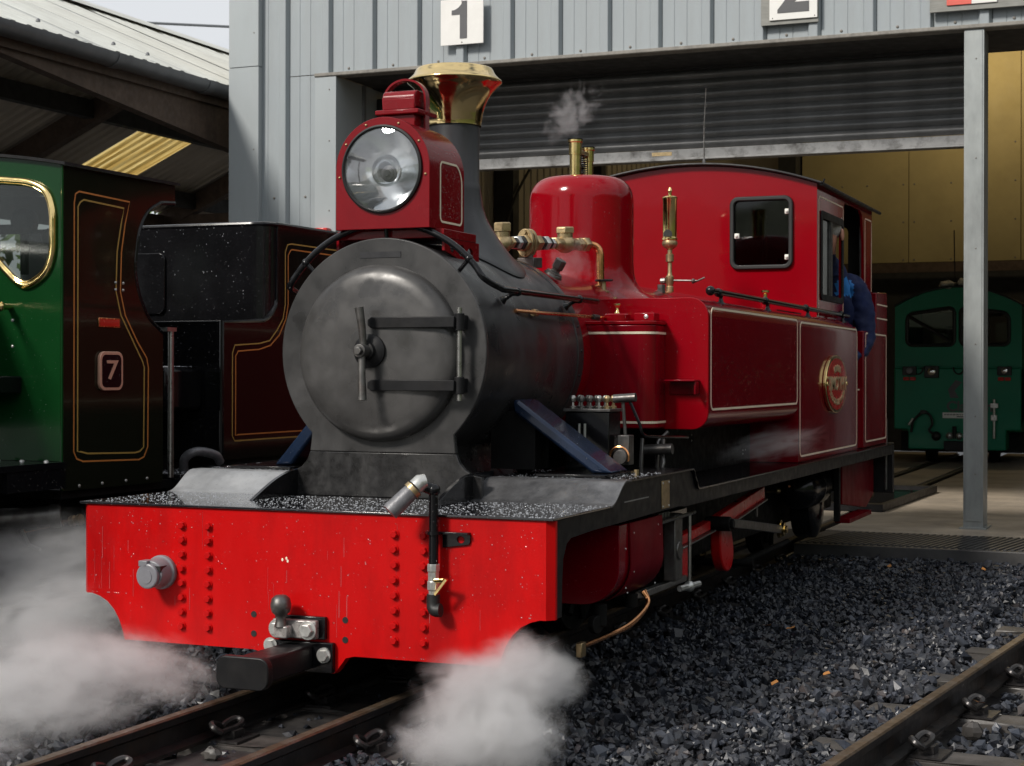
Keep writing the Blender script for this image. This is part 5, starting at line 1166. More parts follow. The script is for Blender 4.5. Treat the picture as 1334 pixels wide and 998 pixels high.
for y in (-.9, 2.5, 5.9, 9.35, 12.8, 16):
    K('rafter', MB().prism([(BX, zr(BX)-.03), (RX, RZ-.03), (RX, RZ-.25), (BX, zr(BX)-.25)], 'y', y-.06, y+.06), 'timber')
    K('rafter', MB().prism([(EX-.15, EZ), (RX, RZ-.03), (RX, RZ-.22), (EX-.15, EZ-.17)], 'y', y-.06, y+.06), 'timber')
    K('tie_beam', MB().box(BX+.1, RX-1.2, y-.04, y+.04, zr(BX)-.02 if False else 2.56, 2.70), 'timber')
for x in (-7.55, -8.66): K('purlin', MB().box(x-.05, x+.05, -5, 17, zr(x)-.20, zr(x)-.028), 'inner_dark')
for y in (-.9, 5.9, 12.8, 16): K('canopy_post', MB().box(BX+.05, BX+.2, y-.08, y+.08, -.1, 2.6), 'timber')
for y in (-4.0, 6.35): K('canopy_post', MB().box(-4.05, -3.92, y-.06, y+.06, -.1, 2.6), 'timber')
K('rear_beam', MB().box(BX, BX+.1, -5, 17, 2.42, 2.70), 'timber')
# dark stored wagon bodies and leafy bushes beyond the open canopy
wg = thing('stored_wagon', 'dark covered wagon stored under the canopy, seen through the green cab window', 'wagon', (-7.5, 9.5, 0))
part('body', MB().box(-8.1, -6.9, 8.2, 11.4, .35, 1.35), 'black_sat', wg, bevel=.02)
part('roof', MB().prism([(-7.5+.64*math.cos(R(a)), 1.352+.25*math.sin(R(a))) for a in range(0, 181, 12)], 'y', 8.15, 11.45), 'soot', wg)
for y in (8.8, 10.8):
    for x in (-7.75, -7.25): part('wheel', MB().lathe([(.2, 0), (.2, .05)], (x, y, .2), (1, 0, 0), 24), 'soot', wg)
def bush(label, cx, cy, cz, r, n_, seed):
    t = thing('shrub', label, 'shrub', (cx, cy, 0), 'green shrubs beyond the canopy'); r_ = random.Random(seed)
    part('stem', MB().tube([(cx, cy, -.1), (cx+.1, cy, cz*.5), (cx, cy+.1, cz)], [.09, .06, .03], 7), 'timber', t)
    m_ = MB()
    for _ in range(n_):
        d = Vector((r_.gauss(0, 1), r_.gauss(0, 1), r_.gauss(0, .8))).normalized()*r*(r_.random()**.45)*(1+.25*math.sin(r_.random()*9))
        c = Vector((cx, cy, cz))+d; u = Vector((r_.gauss(0, 1), r_.gauss(0, 1), r_.gauss(0, 1))).normalized(); w = u.orthogonal().normalized(); s_ = r_.uniform(.06, .13)
        m_.add([c-u*s_, c+w*s_*.5, c+u*s_, c-w*s_*.5], [(0, 1, 2, 3)])
    part('foliage', m_, 'leafgreen', t, smooth=False)
bush('sunlit green shrub behind the canopy, left of the stored wagon', -12.5, 12.5, 1.5, 1.6, 1600, 1)
bush('taller green shrub behind the canopy, right of the stored wagon', -12.2, 16.8, 1.8, 1.7, 1600, 2)

# ================================================================== GREEN LOCOMOTIVE ON THE LEFT TRACK
gl = thing('steam_locomotive', 'green and dark olive locomotive cab with an orange lined side carrying the number 7', 'locomotive', (-2.05, .84, 0))
G = lambda name, mb, mat, par=gl, **k: part(name, mb, mat, par, **k)
GX, GC, GY = -1.40, -2.05, .84
win = smooth2([(-1.70, 1.514), (-1.60, 1.508), (-1.53, 1.497), (-1.468, 1.466), (-1.441, 1.405), (-1.438, 1.33), (-1.441, 1.25), (-1.470, 1.188), (-1.535, 1.149), (-1.583, 1.156), (-1.632, 1.196), (-1.68, 1.24), (-1.76, 1.30), (-1.79, 1.40), (-1.76, 1.49)], True, 4)
winl = [(2*GC-x, z) for x, z in win]
gtop = [(x, 1.610-.135*(x-GC)**2) for x in [GX-.011-i*(1.278/12) for i in range(13)]]
G('cab_front', MB().sheet([(-2.689, .55), (GX-.011, .55)]+gtop, [win, winl], 'y', GY, GY+.012), 'green')
for w_, c in ((win, 1), (winl, -1)):
    f_ = G('window_frame', MB().tube([(x, GY-.004, z) for x, z in w_], .0125, 10, True), 'brass')
    f2 = G('frame_bead', MB().tube([(-1.60+(x+1.60)*.94 if c > 0 else -2.50+(x+2.50)*.94, GY-.006, 1.34+(z-1.34)*.935) for x, z in w_], .005, 8, True), 'brass', f_)
    G('pane', MB().prism([(x, z) for x, z in w_], 'y', GY+.004, GY+.006), 'pane', f_)
side = [(GY, .449), (1.431, .446), (1.431, 1.0), (1.405, 1.014), (1.345, 1.049), (1.292, 1.117), (1.263, 1.186), (1.257, 1.24), (1.263, 1.290), (1.281, 1.368), (1.329, 1.436), (1.392, 1.470), (1.427, 1.481), (1.507, 1.487), (1.507, 1.553), (GY, 1.552)]
for s in (1, -1):
    X0 = GX if s > 0 else 2*GC-GX
    a, b = sorted((X0-.0105*s, X0))
    sd_ = G('cab_side', MB().prism(side, 'x', a, b), 'green_dark')
    edge = [(X0-.005*s, y, z) for y, z in side[1:14]]
    G('edge_bead', MB().tube(smooth2(edge[1:], n=3), .0095, 8), 'black', sd_)
    for w_, m_ in ((0., 'orange'), (.026, 'orange')):
        base = [(.898+w_*.8, .58), (.898+w_*.8, 1.43-w_*.4), (.905+w_, 1.462-w_), (.925+w_, 1.472-w_), (1.218-w_*1.3, 1.464-w_), (1.19-w_*.9, 1.38), (1.169-w_, 1.28), (1.163-w_, 1.14), (1.193-w_, 1.055), (1.268-w_, .962), (1.325-w_, .905-w_*.5), (1.336-w_, .87), (1.333-w_, .58), (1.31-w_, .545+w_*.8), (1.28-w_, .536+w_), (.95+w_, .545+w_), (.915+w_*.9, .555+w_*.9)]
        G('lining', MB().ribbon([(X0+s*.0003, y, z) for y, z in base], (s, 0, 0), .0058), m_ if w_ == 0 else 'yellowline', sd_)
    for y, z in ((.93, .462), (1.06, .463), (1.2, .464), (1.33, .465)): inst(dome_head(.006, .005, 'zinc', (s, 0, 0)), 'rivet', (X0, y, z), sd_)
    for y, z in ((1.135, 1.17), (1.135, 1.145), (1.18, 1.17), (1.18, 1.145)): inst(dome_head(.006, .005, 'zinc', (s, 0, 0)), 'rivet', (X0, y, z), sd_)
npl = G('number_plate', MB().prism(rrect(1.030, 1.166, .788, .925, .028), 'x', GX+.0003, GX+.012), 'digit', bevel=.002)
G('plate_face', MB().prism(rrect(1.042, 1.154, .799, .914, .02), 'x', GX+.0121, GX+.0128), 'black', npl)
o = inst(text_mesh('7', .095, 'digit', .0015, .001), 'number', (GX+.0135, 1.098, .857), npl, FACE_RIGHT); o.scale = (1.5, 1, 1)
G('builder_plate', MB().box(GX+.0003, GX+.004, 1.034, 1.158, 1.010, 1.043), 'copper', bevel=.001)
G('builder_plate_face', MB().box(GX+.0041, GX+.0048, 1.041, 1.151, 1.015, 1.038), 'plate_red')
rp2 = [(x, 1.612-.135*(x-GC)**2) for x in [GX+.018-i*(1.336/16) for i in range(17)]]
G('cab_roof', MB().prism(rp2+[(x, z+.010) for x, z in reversed(rp2)], 'y', GY-.018, 1.515), 'black_sat', angle=50)
G('corner_bead', MB().cyl((GX-.003, GY-.001, .452), (GX-.003, GY-.001, 1.552), .0045, 8), 'green')
G('handrail', MB().cyl((-1.62, GY-.05, 1.075), (-1.62, -3.0, 1.09), .009, 10).sphere((-1.62, GY-.05, 1.075), .017, 12, 8).cyl((-1.62, GY-.05, 1.075), (-1.62, GY, 1.075), .012, 10), 'brass')
G('step_box', MB().box(-1.70, -1.57, .72, GY-.0005, .78, .838), 'black', bevel=.005)
for x, z in ((-1.61, 1.03), (-1.61, .94)): inst(dome_head(.006, .005, 'zinc'), 'rivet', (x, GY, z), gl)
G('boiler', MB().lathe([(.36, 0), (.36, 3.6)], (GC, GY-3.62, 1.0), (0, 1, 0), 48), 'green')
G('running_board', MB().box(-2.72, -1.385, -3, GY-.001, .528, .549).box(-1.41, -1.388, GY-.30, GY-.001, .46, .527), 'black')
for i in range(6): inst(dome_head(.009, .008, 'zinc', (0, 0, 1)), 'bolt', (-1.43-.10*i, GY-.05, .549), gl)
G('frames', MB().box(-2.45, -2.43, -3, 4, .12, .52).box(-1.67, -1.65, -3, 4, .12, .52).box(-2.43, -1.67, .9, 1.0, .2, .45), 'soot')
G('cab_floor', MB().box(-2.68, -1.42, GY+.02, 1.82, .42, .45), 'soot')
G('injector', MB().cyl((-1.85, .6, .34), (-1.50, .9, .36), .035, 14).cyl((-1.50, .9, .36), (-1.47, .92, .362), .045, 14), 'dull_steel')
G('copper_pipe', MB().tube(smooth2([(-1.80, .9, .52), (-1.78, .93, .40), (-1.72, .95, .30), (-1.67, .95, .292), (-1.55, .95, .318), (-1.44, .95, .340)], n=5), .009, 10), 'copper')
G('pipe_union', MB().lathe([(.018, 0), (.018, .018), (.012, .02), (.012, .03), (.02, .032), (.02, .045)], (-1.45, .95, .338), (1, 0, .15), 8), 'bronze')
G('brass_tag', MB().box(-1.56, -1.50, .949, .953, .245, .272), 'brass')
G('chain', MB().tube([(-1.65, .94, .30), (-1.62, .94, .25), (-1.57, .94, .235)], .007, 6), 'zinc')
for y in (-.6, .2, 1.1, 2.6, 3.3):
    for s in (1, -1): G('wheel', MB().lathe([(.05, 0), (.18, 0), (.19, .01), (.19, .06), (.21, .065), (.21, .075)], (GC+s*.235, y, .19), (-s, 0, 0), 40), 'soot')
G('grab_pole', MB().cyl((GX+.005, 1.475, .46), (GX+.005, 1.475, 1.02), .011, 10).box(GX-.02, GX+.02, 1.43, 1.49, 1.005, 1.02), 'steel')
G('backhead', MB().prism([(GC+.36*math.cos(R(a)), 1.02+.36*math.sin(R(a))) for a in range(0, 181, 12)]+[(GC-.36, .46), (GC+.36, .46)], 'y', GY+.02, GY+.12), 'soot')
G('cab_fittings', MB().cyl((-1.95, GY+.16, 1.36), (-1.66, GY+.18, 1.36), .018, 10).sphere((-1.72, GY+.2, 1.39), .05, 12, 8).sphere((-1.62, GY+.22, 1.33), .035, 10, 8).cyl((-1.72, GY+.2, 1.2), (-1.72, GY+.2, 1.4), .015, 8).cyl((-1.60, GY+.2, 1.2), (-1.48, GY+.22, 1.25), .025, 10), 'dull_steel')

# ---- its tender
td = thing('tender', 'dark maroon tender with ochre lining and wet black coal plate behind the green cab', 'tender', (-2.05, 2.9, 0))
Tn = lambda name, mb, mat, par=td, **k: part(name, mb, mat, par, **k)
ts = [(1.842, .506), (3.9, .506), (3.9, 1.472), (2.262, 1.472), (2.262, 1.16), (2.252, 1.128), (2.225, 1.10), (2.19, 1.078), (2.15, 1.066), (1.842, 1.052)]
for s in (1, -1):
    X0 = GX if s > 0 else 2*GC-GX
    a, b = sorted((X0-.0105*s, X0))
    sd_ = Tn('tender_side', MB().prism(ts, 'x', a, b), 'maroon_dark')
    ed = [(X0-.005*s, y, z) for y, z in [(1.842, .506), (1.842, 1.052), (2.15, 1.066), (2.19, 1.078), (2.225, 1.10), (2.252, 1.128), (2.262, 1.16), (2.262, 1.472), (3.9, 1.474)]]
    Tn('edge_bead', MB().tube(ed, .010, 8), 'black', sd_)
    for w_ in (0, .024):
        l1 = [(1.912+w_, .60), (1.912+w_, .93-w_*.5), (1.93+w_, .962-w_), (2.12, .972-w_), (2.20+w_*.3, .985-w_*.8), (2.26+w_*.8, 1.03-w_*.8), (2.31+w_, 1.08), (2.327+w_, 1.14), (2.327+w_, 1.36-w_*.5), (2.345+w_, 1.392-w_), (2.38, 1.398-w_), (3.8-w_, 1.398-w_), (3.82-w_, 1.38-w_), (3.82-w_, .60), (3.80-w_, .58+w_), (1.93+w_, .58+w_)]
        Tn('lining', MB().ribbon([(X0+s*.0003, y, z) for y, z in l1], (s, 0, 0), .0055), 'yellowline' if w_ == 0 else 'orange', sd_)
# high coal plate with rounded, swept wings
cpts = [(GX-.003, 2.262), (GX-.012, 2.225), (GX-.04, 2.20), (GX-.09, 2.19)]
pl_ = cpts + [(2*GC-x, y) for x, y in reversed(cpts)]
Tn('coal_plate', MB().prism(pl_+[(x, y+.012) for x, y in reversed(pl_)], 'z', 1.066, 1.470), 'black', angle=50)
Tn('plate_top', MB().tube([(x, y+.005, 1.470) for x, y in pl_], .010, 8), 'black')
Tn('tank_top', MB().box(-2.68, GX-.011, 1.86, 2.19, 1.045, 1.058), 'black', bevel=.004)
Tn('front_plate', MB().box(-2.68, GX-.0115, 1.858, 1.872, .506, 1.044), 'black')
Tn('locker', MB().box(-2.45, -1.50, 1.60, 1.857, .70, .875), 'black', bevel=.02)
Tn('floor', MB().box(-2.72, GX+.02, 1.52, 4.0, .44, .470), 'deck', bevel=.003)
Tn('locker_door', MB().prism(rrect(-2.2, -1.9, 1.10, 1.36, .03), 'y', 2.178, 2.189), 'black', bevel=.003)
Tn('drag_hose', MB().tube(smooth2([(-1.50, 1.72, .47), (-1.48, 1.70, .52), (-1.44, 1.72, .545), (-1.41, 1.80, .53), (-1.41, 1.84, .50)], n=5), .018, 12), 'hose')
Tn('frame', MB().box(-2.6, -1.5, 1.6, 4.0, .12, .44), 'soot')
Tn('pipe_hook', MB().tube([(-1.33, 2.60, .48), (-1.33, 2.60, .545), (-1.31, 2.60, .56)], .006, 8), 'copper')

# ================================================================== DIESEL INSIDE THE SHED
DY, DC = 12.5, .05
dl = thing('diesel_locomotive', 'small green diesel locomotive facing out of the dark shed behind the grey post', 'locomotive', (DC, DY, 0))
V = lambda name, mb, mat, par=dl, **k: part(name, mb, mat, par, **k)
top_ = [(DC+.59*math.cos(R(a)) if False else DC+.59-1.18*i/16, 1.505+.18*(1-(1-2*i/16)**2)) for i in range(17)]
wl = rrect(DC-.475, DC-.03, 1.135, 1.49, .05); wl = [(x, z-(.07*max(0, (DC-.25-x)/.22)**1.5 if z > 1.4 else 0)) for x, z in wl]
wr = [(2*DC-x, z) for x, z in wl]
V('cab_front', MB().sheet([(DC-.59, .915), (DC+.59, .915)]+top_, [wl, wr], 'y', DY+.05, DY+.07), 'diesel')
V('nose', MB().prism([(DC-.59, .9145), (DC-.59, .325), (DC-.455, .325), (DC-.455, .135), (DC+.455, .135), (DC+.455, .325), (DC+.59, .325), (DC+.59, .9145)], 'y', DY, DY+.30), 'diesel', bevel=.012)
V('ledge', MB().box(DC-.585, DC+.585, DY+.004, DY+.05, .9148, .925), 'diesel', bevel=.003)
for w_ in (wl, wr):
    f_ = V('window_frame', MB().tube([(x, DY+.048, z) for x, z in w_], .018, 8, True), 'rubber')
    V('pane', MB().prism(w_, 'y', DY+.058, DY+.060), 'pane_clear', f_)
V('cab_body', MB().box(DC-.59, DC-.57, DY+.071, DY+1.7, .4, 1.5).box(DC+.57, DC+.59, DY+.071, DY+1.7, .4, 1.5).box(DC-.56, DC+.56, DY+.31, DY+1.7, .3, .95), 'diesel')
V('cab_rear', MB().sheet([(DC-.57, .95), (DC+.57, .95), (DC+.57, 1.5), (DC-.57, 1.5)], [rrect(DC+.12, DC+.5, 1.05, 1.46, .03)], 'y', DY+1.68, DY+1.7), 'inner_beige')
V('roof', MB().prism([(x, z+.002) for x, z in top_]+[(x, z+.02) for x, z in reversed(top_)], 'y', DY+.0, DY+1.75), 'black_sat', angle=50)
V('wiper', MB().tube([(DC-.47, DY+.03, 1.42), (DC-.30, DY+.02, 1.32), (DC-.06, DY+.02, 1.17)], .018, 6), 'rubber')
V('driver_seat', MB().box(DC-.18, DC+.10, DY+.5, DY+.6, .95, 1.33), 'rubber', bevel=.03)
V('cab_control', MB().box(DC-.08, DC-.03, DY+.3, DY+.36, 1.08, 1.18), 'plate_red')
for x in (DC-.44, DC+.44):
    ml = V('marker_light', MB().box(x-.065, x+.065, DY-.03, DY-.0005, .845, .93), 'rubber', bevel=.004)
    V('marker_lens', MB().lathe([(.030, 0), (.028, .012), (.001, .02)], (x, DY-.03, .89), (0, -1, 0), 16), 'plastic_grey' if x < DC else 'chrome', ml)
    V('tail_lens', MB().box(x-.058, x-.004, DY-.025, DY-.0005, .795, .828).box(x+.004, x+.058, DY-.025, DY-.0005, .795, .828), 'red_lens', ml, bevel=.003)
hl = V('headlight_box', MB().box(DC-.30, DC-.165, DY-.03, DY-.0005, .82, .935), 'rubber', bevel=.006)
V('headlight', MB().lathe([(.038, 0), (.036, .012), (.02, .02), (.001, .022)], (DC-.232, DY-.03, .88), (0, -1, 0), 20), 'chrome', hl)
for x in (DC-.36, DC+.02):
    V('grab_handle', MB().tube([(x+.05*math.cos(R(a)), DY-.02, .925+.07*math.sin(R(a))) for a in range(180, 361, 20)], .007, 6), 'rubber')
inst(text_mesh('Clayton', .135, 'sign_grey', .001, .004), 'lettering', (DC+.12, DY-.001, .545), dl, FACE_FRONT)
V('emblem', MB().prism([(DC-.06, .63), (DC+.02, .63), (DC-.02, .70), (DC+.05, .78), (DC-.01, .80), (DC-.08, .71)], 'y', DY-.0015, DY-.0003), 'sign_grey')
pn = V('notice_plate', MB().box(DC-.13, DC+.26, DY-.005, DY-.0005, .437, .49), 'sign_white')
tl = MB()
r_ = random.Random(3); x = DC-.115
while x < DC+.24: w_ = r_.uniform(.012, .03); tl.box(x, x+w_, DY-.0057, DY-.0051, .465, .475); x += w_+.008
tl.box(DC+.0, DC+.10, DY-.0057, DY-.0051, .447, .456)
V('small_print', tl, 'sign_grey', pn)
V('jumper_cable', MB().tube(smooth2([(DC-.42, DY-.04, .30), (DC-.40, DY-.05, .40), (DC-.34, DY-.05, .47), (DC-.30, DY-.05, .50), (DC-.24, DY-.05, .46), (DC-.22, DY-.05, .38), (DC-.25, DY-.05, .32), (DC-.20, DY-.05, .28)], n=5), .012, 8), 'rubber')
V('cable_plug', MB().sphere((DC-.185, DY-.04, .265), .045, 12, 8), 'rubber')
V('cable_clip', MB().box(DC-.33, DC-.28, DY-.07, DY-.02, .475, .51), 'rubber')
V('cable_end', MB().cyl((DC-.44, DY-.05, .37), (DC-.40, DY-.05, .43), .012), 'zinc')
for dx in (-.06, .03): V('tow_eye', MB().sphere((DC+dx, DY-.04, .27), .035, 12, 8), 'zinc')
V('coupler', MB().box(DC-.11, DC+.08, DY-.08, DY-.0005, .125, .22), 'black_sat', bevel=.008)
V('shackle', MB().cyl((DC-.015, DY-.05, .25), (DC-.015, DY-.05, .36), .02, 8), 'black_sat')
V('brake_standard', MB().cyl((DC+.35, DY-.04, .25), (DC+.35, DY-.04, .62), .012).box(DC+.325, DC+.375, DY-.07, DY-.0005, .42, .47).box(DC+.32, DC+.385, DY-.07, DY-.0005, .54, .58), 'zinc')
for x in (DC-.30, DC+.30): V('wheel', MB().lathe([(.2, 0), (.2, .08)], (x-.04, DY+.5, .2), (1, 0, 0), 28), 'soot')
V('underframe', MB().box(DC-.57, DC+.57, DY+.31, DY+1.7, .10, .29), 'soot')
V('cab_aerial', MB().tube([(DC-.05, DY+.25, 1.68), (DC-.06, DY+.25, 2.25)], .006, 6), 'inner_dark')
def bundle(label, x0, x1, z0, z1, seed):
    r_ = random.Random(seed); m_ = MB().sphere(((x0+x1)/2, DY+.12, (z0+z1)/2), 1, 12, 8, ((x1-x0)/2, .10, (z1-z0)/2))
    m_.v = [(p[0]+r_.uniform(-.012, .012), p[1]+r_.uniform(-.02, .02), p[2]+r_.uniform(-.010, .010)) for p in m_.v]
    tag(part('cloth_bundle', m_, 'rag', angle=25), label, 'bundle', 'bundles on the diesel roof')
bundle('larger crumpled pale bundle lying on the diesel roof', -.13, .03, 1.66, 1.755, 1)
bundle('smaller pale bundle beside the post on the diesel roof', .04, .13, 1.685, 1.77, 2)
tag(part('fuel_can', MB().box(-1.02, -.84, 13.0, 13.15, .0, .44).box(-.97, -.90, 13.05, 13.1, .44, .50), 'yellowline', bevel=.02), 'dull olive yellow can on the shed floor left of the diesel', 'can')

# ================================================================== DRIVER LEANING OUT OF THE CAB DOORWAY
bm = bmesh.new(); ly_ = bm.verts.layers.skin.verify()
J = {}
def jv(n_, p, r0, par=None, r1=None):
    v = bm.verts.new(p); v[ly_].radius = (r0, r1 or r0); J[n_] = v
    if par: bm.edges.new((J[par], v))
    else: v[ly_].use_root = True
jv('pelvis', (.38, 4.62, .72), .13, None, .11)
jv('waist', (.41, 4.57, .92), .125, 'pelvis', .10)
jv('chest', (.455, 4.47, 1.15), .145, 'waist', .115)
jv('collar', (.505, 4.36, 1.325), .092, 'chest', .085)
jv('neck', (.495, 4.22, 1.40), .050, 'collar')
jv('jaw', (.506, 4.125, 1.465), .060, 'neck', .055)
jv('skull', (.509, 4.115, 1.545), .076, 'jaw', .085)
jv('crown', (.509, 4.125, 1.60), .055, 'skull', .06)
jv('shl', (.585, 4.42, 1.318), .068, 'chest'); jv('upl', (.628, 4.46, 1.18), .063, 'shl')
jv('ell', (.640, 4.465, 1.01), .055, 'upl'); jv('fol', (.628, 4.38, .965), .048, 'ell'); jv('wrl', (.60, 4.28, .915), .034, 'fol')
jv('pal', (.59, 4.23, .89), .030, 'wrl', .020)
for i, (dx, dz) in enumerate(((-.012, .0), (-.003, -.008), (.006, -.012), (.014, -.014))):
    jv('f%da' % i, (.59+dx, 4.205, .865+dz*.5), .0085, 'pal'); jv('f%db' % i, (.587+dx, 4.195, .838+dz), .0078, 'f%da' % i); jv('f%dc' % i, (.58+dx, 4.202, .82+dz), .007, 'f%db' % i)
jv('tha', (.567, 4.215, .89), .009, 'pal'); jv('thb', (.557, 4.192, .87), .008, 'tha')
jv('shr', (.32, 4.47, 1.28), .068, 'chest'); jv('elr', (.26, 4.38, 1.05), .052, 'shr'); jv('wrr', (.24, 4.12, 1.03), .034, 'elr'); jv('par', (.235, 4.05, 1.04), .028, 'wrr', .018)
for i in range(4): jv('g%da' % i, (.215+.013*i, 4.00, 1.045), .008, 'par'); jv('g%db' % i, (.215+.013*i, 3.975, 1.03), .0072, 'g%da' % i)
jv('gt', (.262, 4.02, 1.05), .009, 'par')
for s, n_, kx, ky, kz in ((1, 'l', .605, 4.375, .845), (-1, 'r', .30, 4.18, .76)):
    jv('hip'+n_, (.38+s*.09, 4.56, .70), .085, 'pelvis'); jv('kne'+n_, (kx, ky, kz), .058, 'hip'+n_); jv('ank'+n_, (kx-.05, ky-.06, .60), .042, 'kne'+n_); jv('toe'+n_, (kx-.06, ky-.16, .555), .032, 'ank'+n_)
me = bpy.data.meshes.new('person'); bm.to_mesh(me); bm.free()
po_ = bpy.data.objects.new('person_form', me); COL.objects.link(po_)
sk_ = po_.modifiers.new('skin', 'SKIN'); sk_.use_smooth_shade = True; sb_ = po_.modifiers.new('sub', 'SUBSURF'); sb_.levels = 3; sb_.render_levels = 3
dg = bpy.context.evaluated_depsgraph_get(); me2 = bpy.data.meshes.new_from_object(po_.evaluated_get(dg)); bpy.data.objects.remove(po_)
me2.materials.clear(); me2.materials.append(MT['navy']); me2.materials.append(MT['skin']); me2.materials.append(MT['logo'])
for p in me2.polygons:
    c = p.center
    if c.z > 1.425 and c.x > .43 and c.y < 4.3: p.material_index = 1
    elif .525 < c.x < .600 and 1.235 < c.z < 1.325-abs(c.x-.565)*.8 and p.normal.y < -.15: p.material_index = 2
from mathutils import noise as mnoise
cos_ = []
for v in me2.vertices:                     # creases in the jacket and trousers
    p = v.co.copy()
    if not (p.z > 1.41 and p.x > .43 and p.y < 4.3): p += v.normal*(.009*mnoise.noise(Vector((p.x*16, p.y*16, p.z*30)))+.004*mnoise.noise(p*55))
    cos_.append(p)
for v, p in zip(me2.vertices, cos_): v.co = p
per = bpy.data.objects.new('person', me2); COL.objects.link(per)
tag(per, 'person in a navy work jacket leaning an elbow out of the crimson cab doorway', 'person')
me2.shade_smooth()
hair = MB().sphere((.509, 4.130, 1.565), .092, 20, 14, (.93, 1.0, 1.0)); keep = [(p[0], p[1], p[2]) for p in hair.v]
hair.v = [(x, y, z if z > 1.50 else 1.50+(z-1.5)*.2) for x, y, z in keep]
hr_ = part('hair', hair, 'hair', per)
ear = MB().sphere((.592, 4.125, 1.515), .026, 12, 8, (.35, .8, 1.2)); part('ear', ear, 'skin', per)
part('nose', MB().sphere((.514, 4.040, 1.52), .018, 10, 8, (.8, 1, 1.2)), 'skin', per)
for s in (1, -1): part('eye', MB().sphere((.511+s*.03, 4.050, 1.545), .010, 10, 8), 'white_plastic', per)
part('mouth', MB().sphere((.509, 4.058, 1.475), .02, 10, 6, (1, .4, .25)), 'plate_red', per)
part('collar', MB().lathe([(.075, 0), (.068, .03), (.070, .045)], (.497, 4.27, 1.35), (.1, -.35, 1), 20, False, False), 'navy', per)
# ================================================================== STEAM
def puff(name, c, rad, rot, mat, label=None):
    m_ = MB().sphere((0, 0, 0), 1.0, 24, 16); me = mesh_from(name, m_, mat)
    o = bpy.data.objects.new(name, me); COL.objects.link(o); o.location = c; o.scale = rad; o.rotation_euler = rot; o['kind'] = 'stuff'
    if label: o['label'] = label
    return o
for i, (c_, r_, rot, dn, sc, lab) in enumerate([
    ((-.40, -.16, .09), (.30, .24, .11), (0, R(12), R(15)), 16., 2.6, 'ragged steam tongue reaching under the left end of the buffer beam'),
    ((-.62, -.30, .03), (.42, .34, .20), (0, R(-10), R(20)), 20., 2.6, 'dense low steam cloud at the left edge near the rail'),
    ((-.90, .10, .13), (.42, .36, .20), (0, R(-18), R(8)), 12., 2.9, 'drifting steam behind the dense left cloud'),
    ((-1.25, .55, .22), (.52, .42, .22), (0, R(-10), R(10)), 6., 3.2, 'thin steam under the green locomotive cab'),
    ((-.50, -.85, -.02), (.36, .30, .12), (0, 0, R(30)), 10., 2.8, 'low steam trailing over the ballast in the bottom left corner')]):
    puff('steam_cloud', c_, r_, rot, steam_mat('steam left', dn*.62, sc, .12, .92, seed=1.3+i*2.7), lab)
for i, (c_, r_, rot, dn, sc, lab) in enumerate([
    ((.64, -.09, .125), (.16, .13, .13), (0, R(-12), 0), 30., 1.9, 'white steam bulging in front of the right corner of the buffer beam'),
    ((.565, -.15, .06), (.20, .16, .15), (0, R(14), 0), 32., 2.1, 'dense white steam below the right half of the buffer beam'),
    ((.555, -.24, -.02), (.20, .16, .13), (0, R(6), R(20)), 30., 2.2, 'steam spreading left over the right hand rail'),
    ((.66, -.20, .00), (.17, .15, .15), (0, R(-8), 0), 26., 2.2, 'steam falling onto the ballast right of the rail'),
    ((.655, .06, .10), (.13, .24, .085), (R(4), R(15), R(12)), 24., 2.1, 'steam jet leaving the copper drain pipes')]):
    puff('steam_cloud', c_, r_, rot, steam_mat('steam centre', dn*.72, sc, .18, .98, seed=2.2+i*3.1, amp=2.3), lab)
puff('steam_wisp', (-.08, 2.25, 1.85), (.25, .10, .17), (0, R(-35), 0), steam_mat('steam wisp', 4.2, 3.0, .25, .40, (1.3, .5, .9), seed=9.1), 'thin wisps of steam above the safety valves')
puff('steam_wisp', (.10, 1.72, 1.24), (.13, .16, .16), (0, 0, 0), steam_mat('steam haze', 2.6, 2.6, .15, .65, seed=5.5), 'faint steam round the pipe valves and dome')
puff('steam_wisp', (.78, 1.95, .60), (.28, .35, .10), (0, R(-10), 0), steam_mat('steam under tank', 1.2, 2.6, .10, .70, seed=6.6), 'faint steam below the side tank')
puff('steam_wisp', (1.75, 5.4, .25), (.65, .8, .45), (0, 0, 0), steam_mat('steam shed floor', .7, 2.2, .10, .9, seed=3.6), 'faint mist drifting over the shed ramp right of the post')

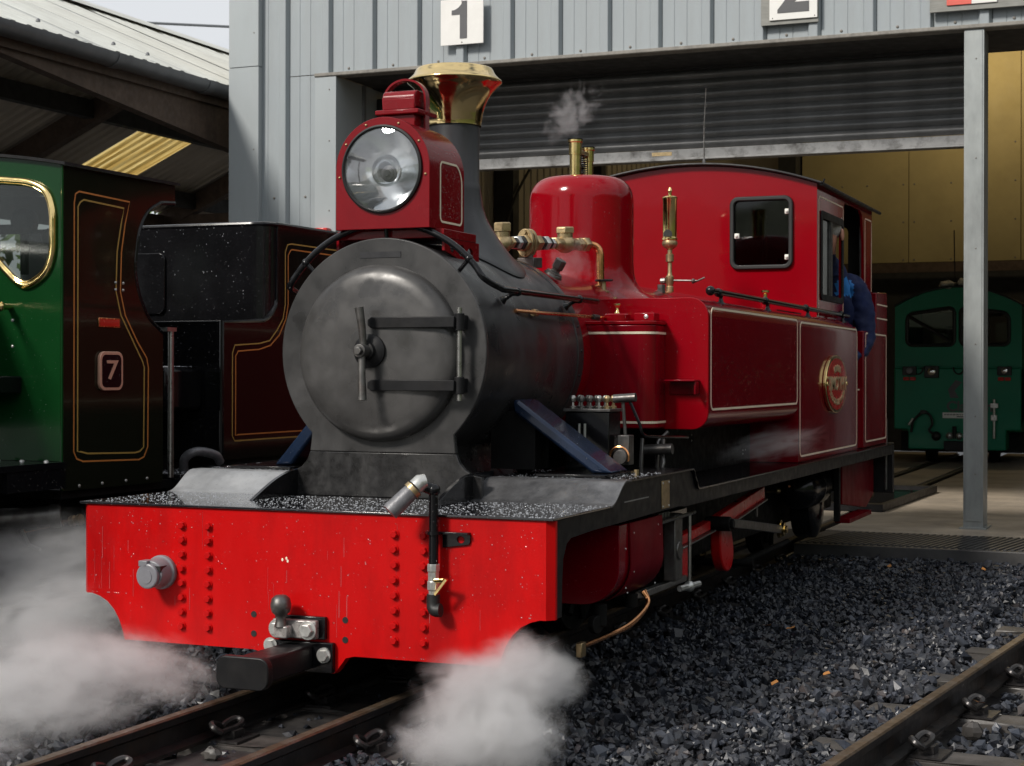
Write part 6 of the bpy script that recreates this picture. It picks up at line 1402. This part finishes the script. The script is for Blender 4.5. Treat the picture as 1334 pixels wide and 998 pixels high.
# ================================================================== RAIN ON THE METAL
def beads(name, parent, n_, place, r0, r1, seed, squash=.55):
    """beads of rain standing on a surface: place(rnd) gives a point, its normal and the slide direction"""
    r_ = random.Random(seed); m_ = MB(); k = 6
    ring = [(math.cos(2*math.pi*i/k), math.sin(2*math.pi*i/k)) for i in range(k)]
    for _ in range(n_):
        p, nn = place(r_); p = Vector(p); nn = Vector(nn); u = nn.orthogonal().normalized(); w = nn.cross(u); s_ = r0+(r1-r0)*r_.random()**2.2
        o = len(m_.v)
        for f, h in ((1., 0.), (.72, .62)):
            for x, y in ring: m_.v.append(p+(u*x+w*y)*s_*f+nn*s_*squash*h)
        m_.v.append(p+nn*s_*squash)
        for i in range(k): j = (i+1) % k; m_.f += [(o+i, o+j, o+k+j, o+k+i), (o+k+i, o+k+j, o+2*k)]
    ob = part(name, m_, 'water', parent, angle=80); ob['kind'] = 'stuff'; return ob
def deck_pt(r_):
    return (r_.uniform(-.69, .69), r_.uniform(0, .42), .497), (0, 0, 1)
beads('rain_beads', loco, 2600, deck_pt, .0011, .0032, 1)
def beam_pt(r_):
    x = r_.uniform(-.67, .67); z = .48-abs(r_.gauss(0, .19))
    return (x, -.0002, max(.25 if abs(x) > .54 else .13, z)), (0, -1, 0)
beads('rain_beads', loco, 420, beam_pt, .0006, .0017, 2)
beads('rain_beads', loco, 260, lambda r_: ((r_.uniform(-.05, .05), r_.uniform(.575, .635), 1.674), (0, 0, 1)), .0010, .0024, 3)
beads('rain_beads', loco, 90, lambda r_: ((HW+.0004, LY+r_.uniform(.03, .165), r_.uniform(1.29, 1.44)), (1, 0, 0)), .0006, .0015, 4)
beads('rain_beads', td, 260, lambda r_: ((r_.uniform(-2.66, -1.50), 2.1898, 1.46-.37*r_.random()**1.6), (0, -1, 0)), .0009, .0026, 5)
beads('rain_beads', td, 500, lambda r_: ((r_.uniform(-2.44, -1.51), r_.uniform(1.62, 1.84), .8752), (0, 0, 1)), .002, .006, 6)
beads('rain_beads', td, 500, lambda r_: ((r_.uniform(-1.9, -1.40), r_.uniform(1.53, 1.84), .4702), (0, 0, 1)), .0018, .005, 7)
for s in (1, -1): beads('rain_beads', loco, 420, lambda r_: ((s*r_.uniform(.29, .685), r_.uniform(.58, .95), .5572), (0, 0, 1)), .0012, .003, 8)
# runs of water down the beam
rn = MB(); r_ = random.Random(9)
for _ in range(26):
    x = r_.uniform(-.66, .66); z1 = r_.uniform(.25, .48); z0 = max(.26 if abs(x) > .54 else .13, z1-r_.uniform(.02, .10)); w_ = r_.uniform(.0002, .0005)
    rn.add([(x-w_, -.0001, z1), (x+w_, -.0001, z1), (x+w_, -.0001, z0), (x-w_, -.0001, z0), (x, -.0007, z1), (x, -.0007, z0)], [(0, 4, 5, 3), (4, 1, 2, 5)])
rn_ = part('water_runs', rn, 'water', loco); rn_['kind'] = 'stuff'
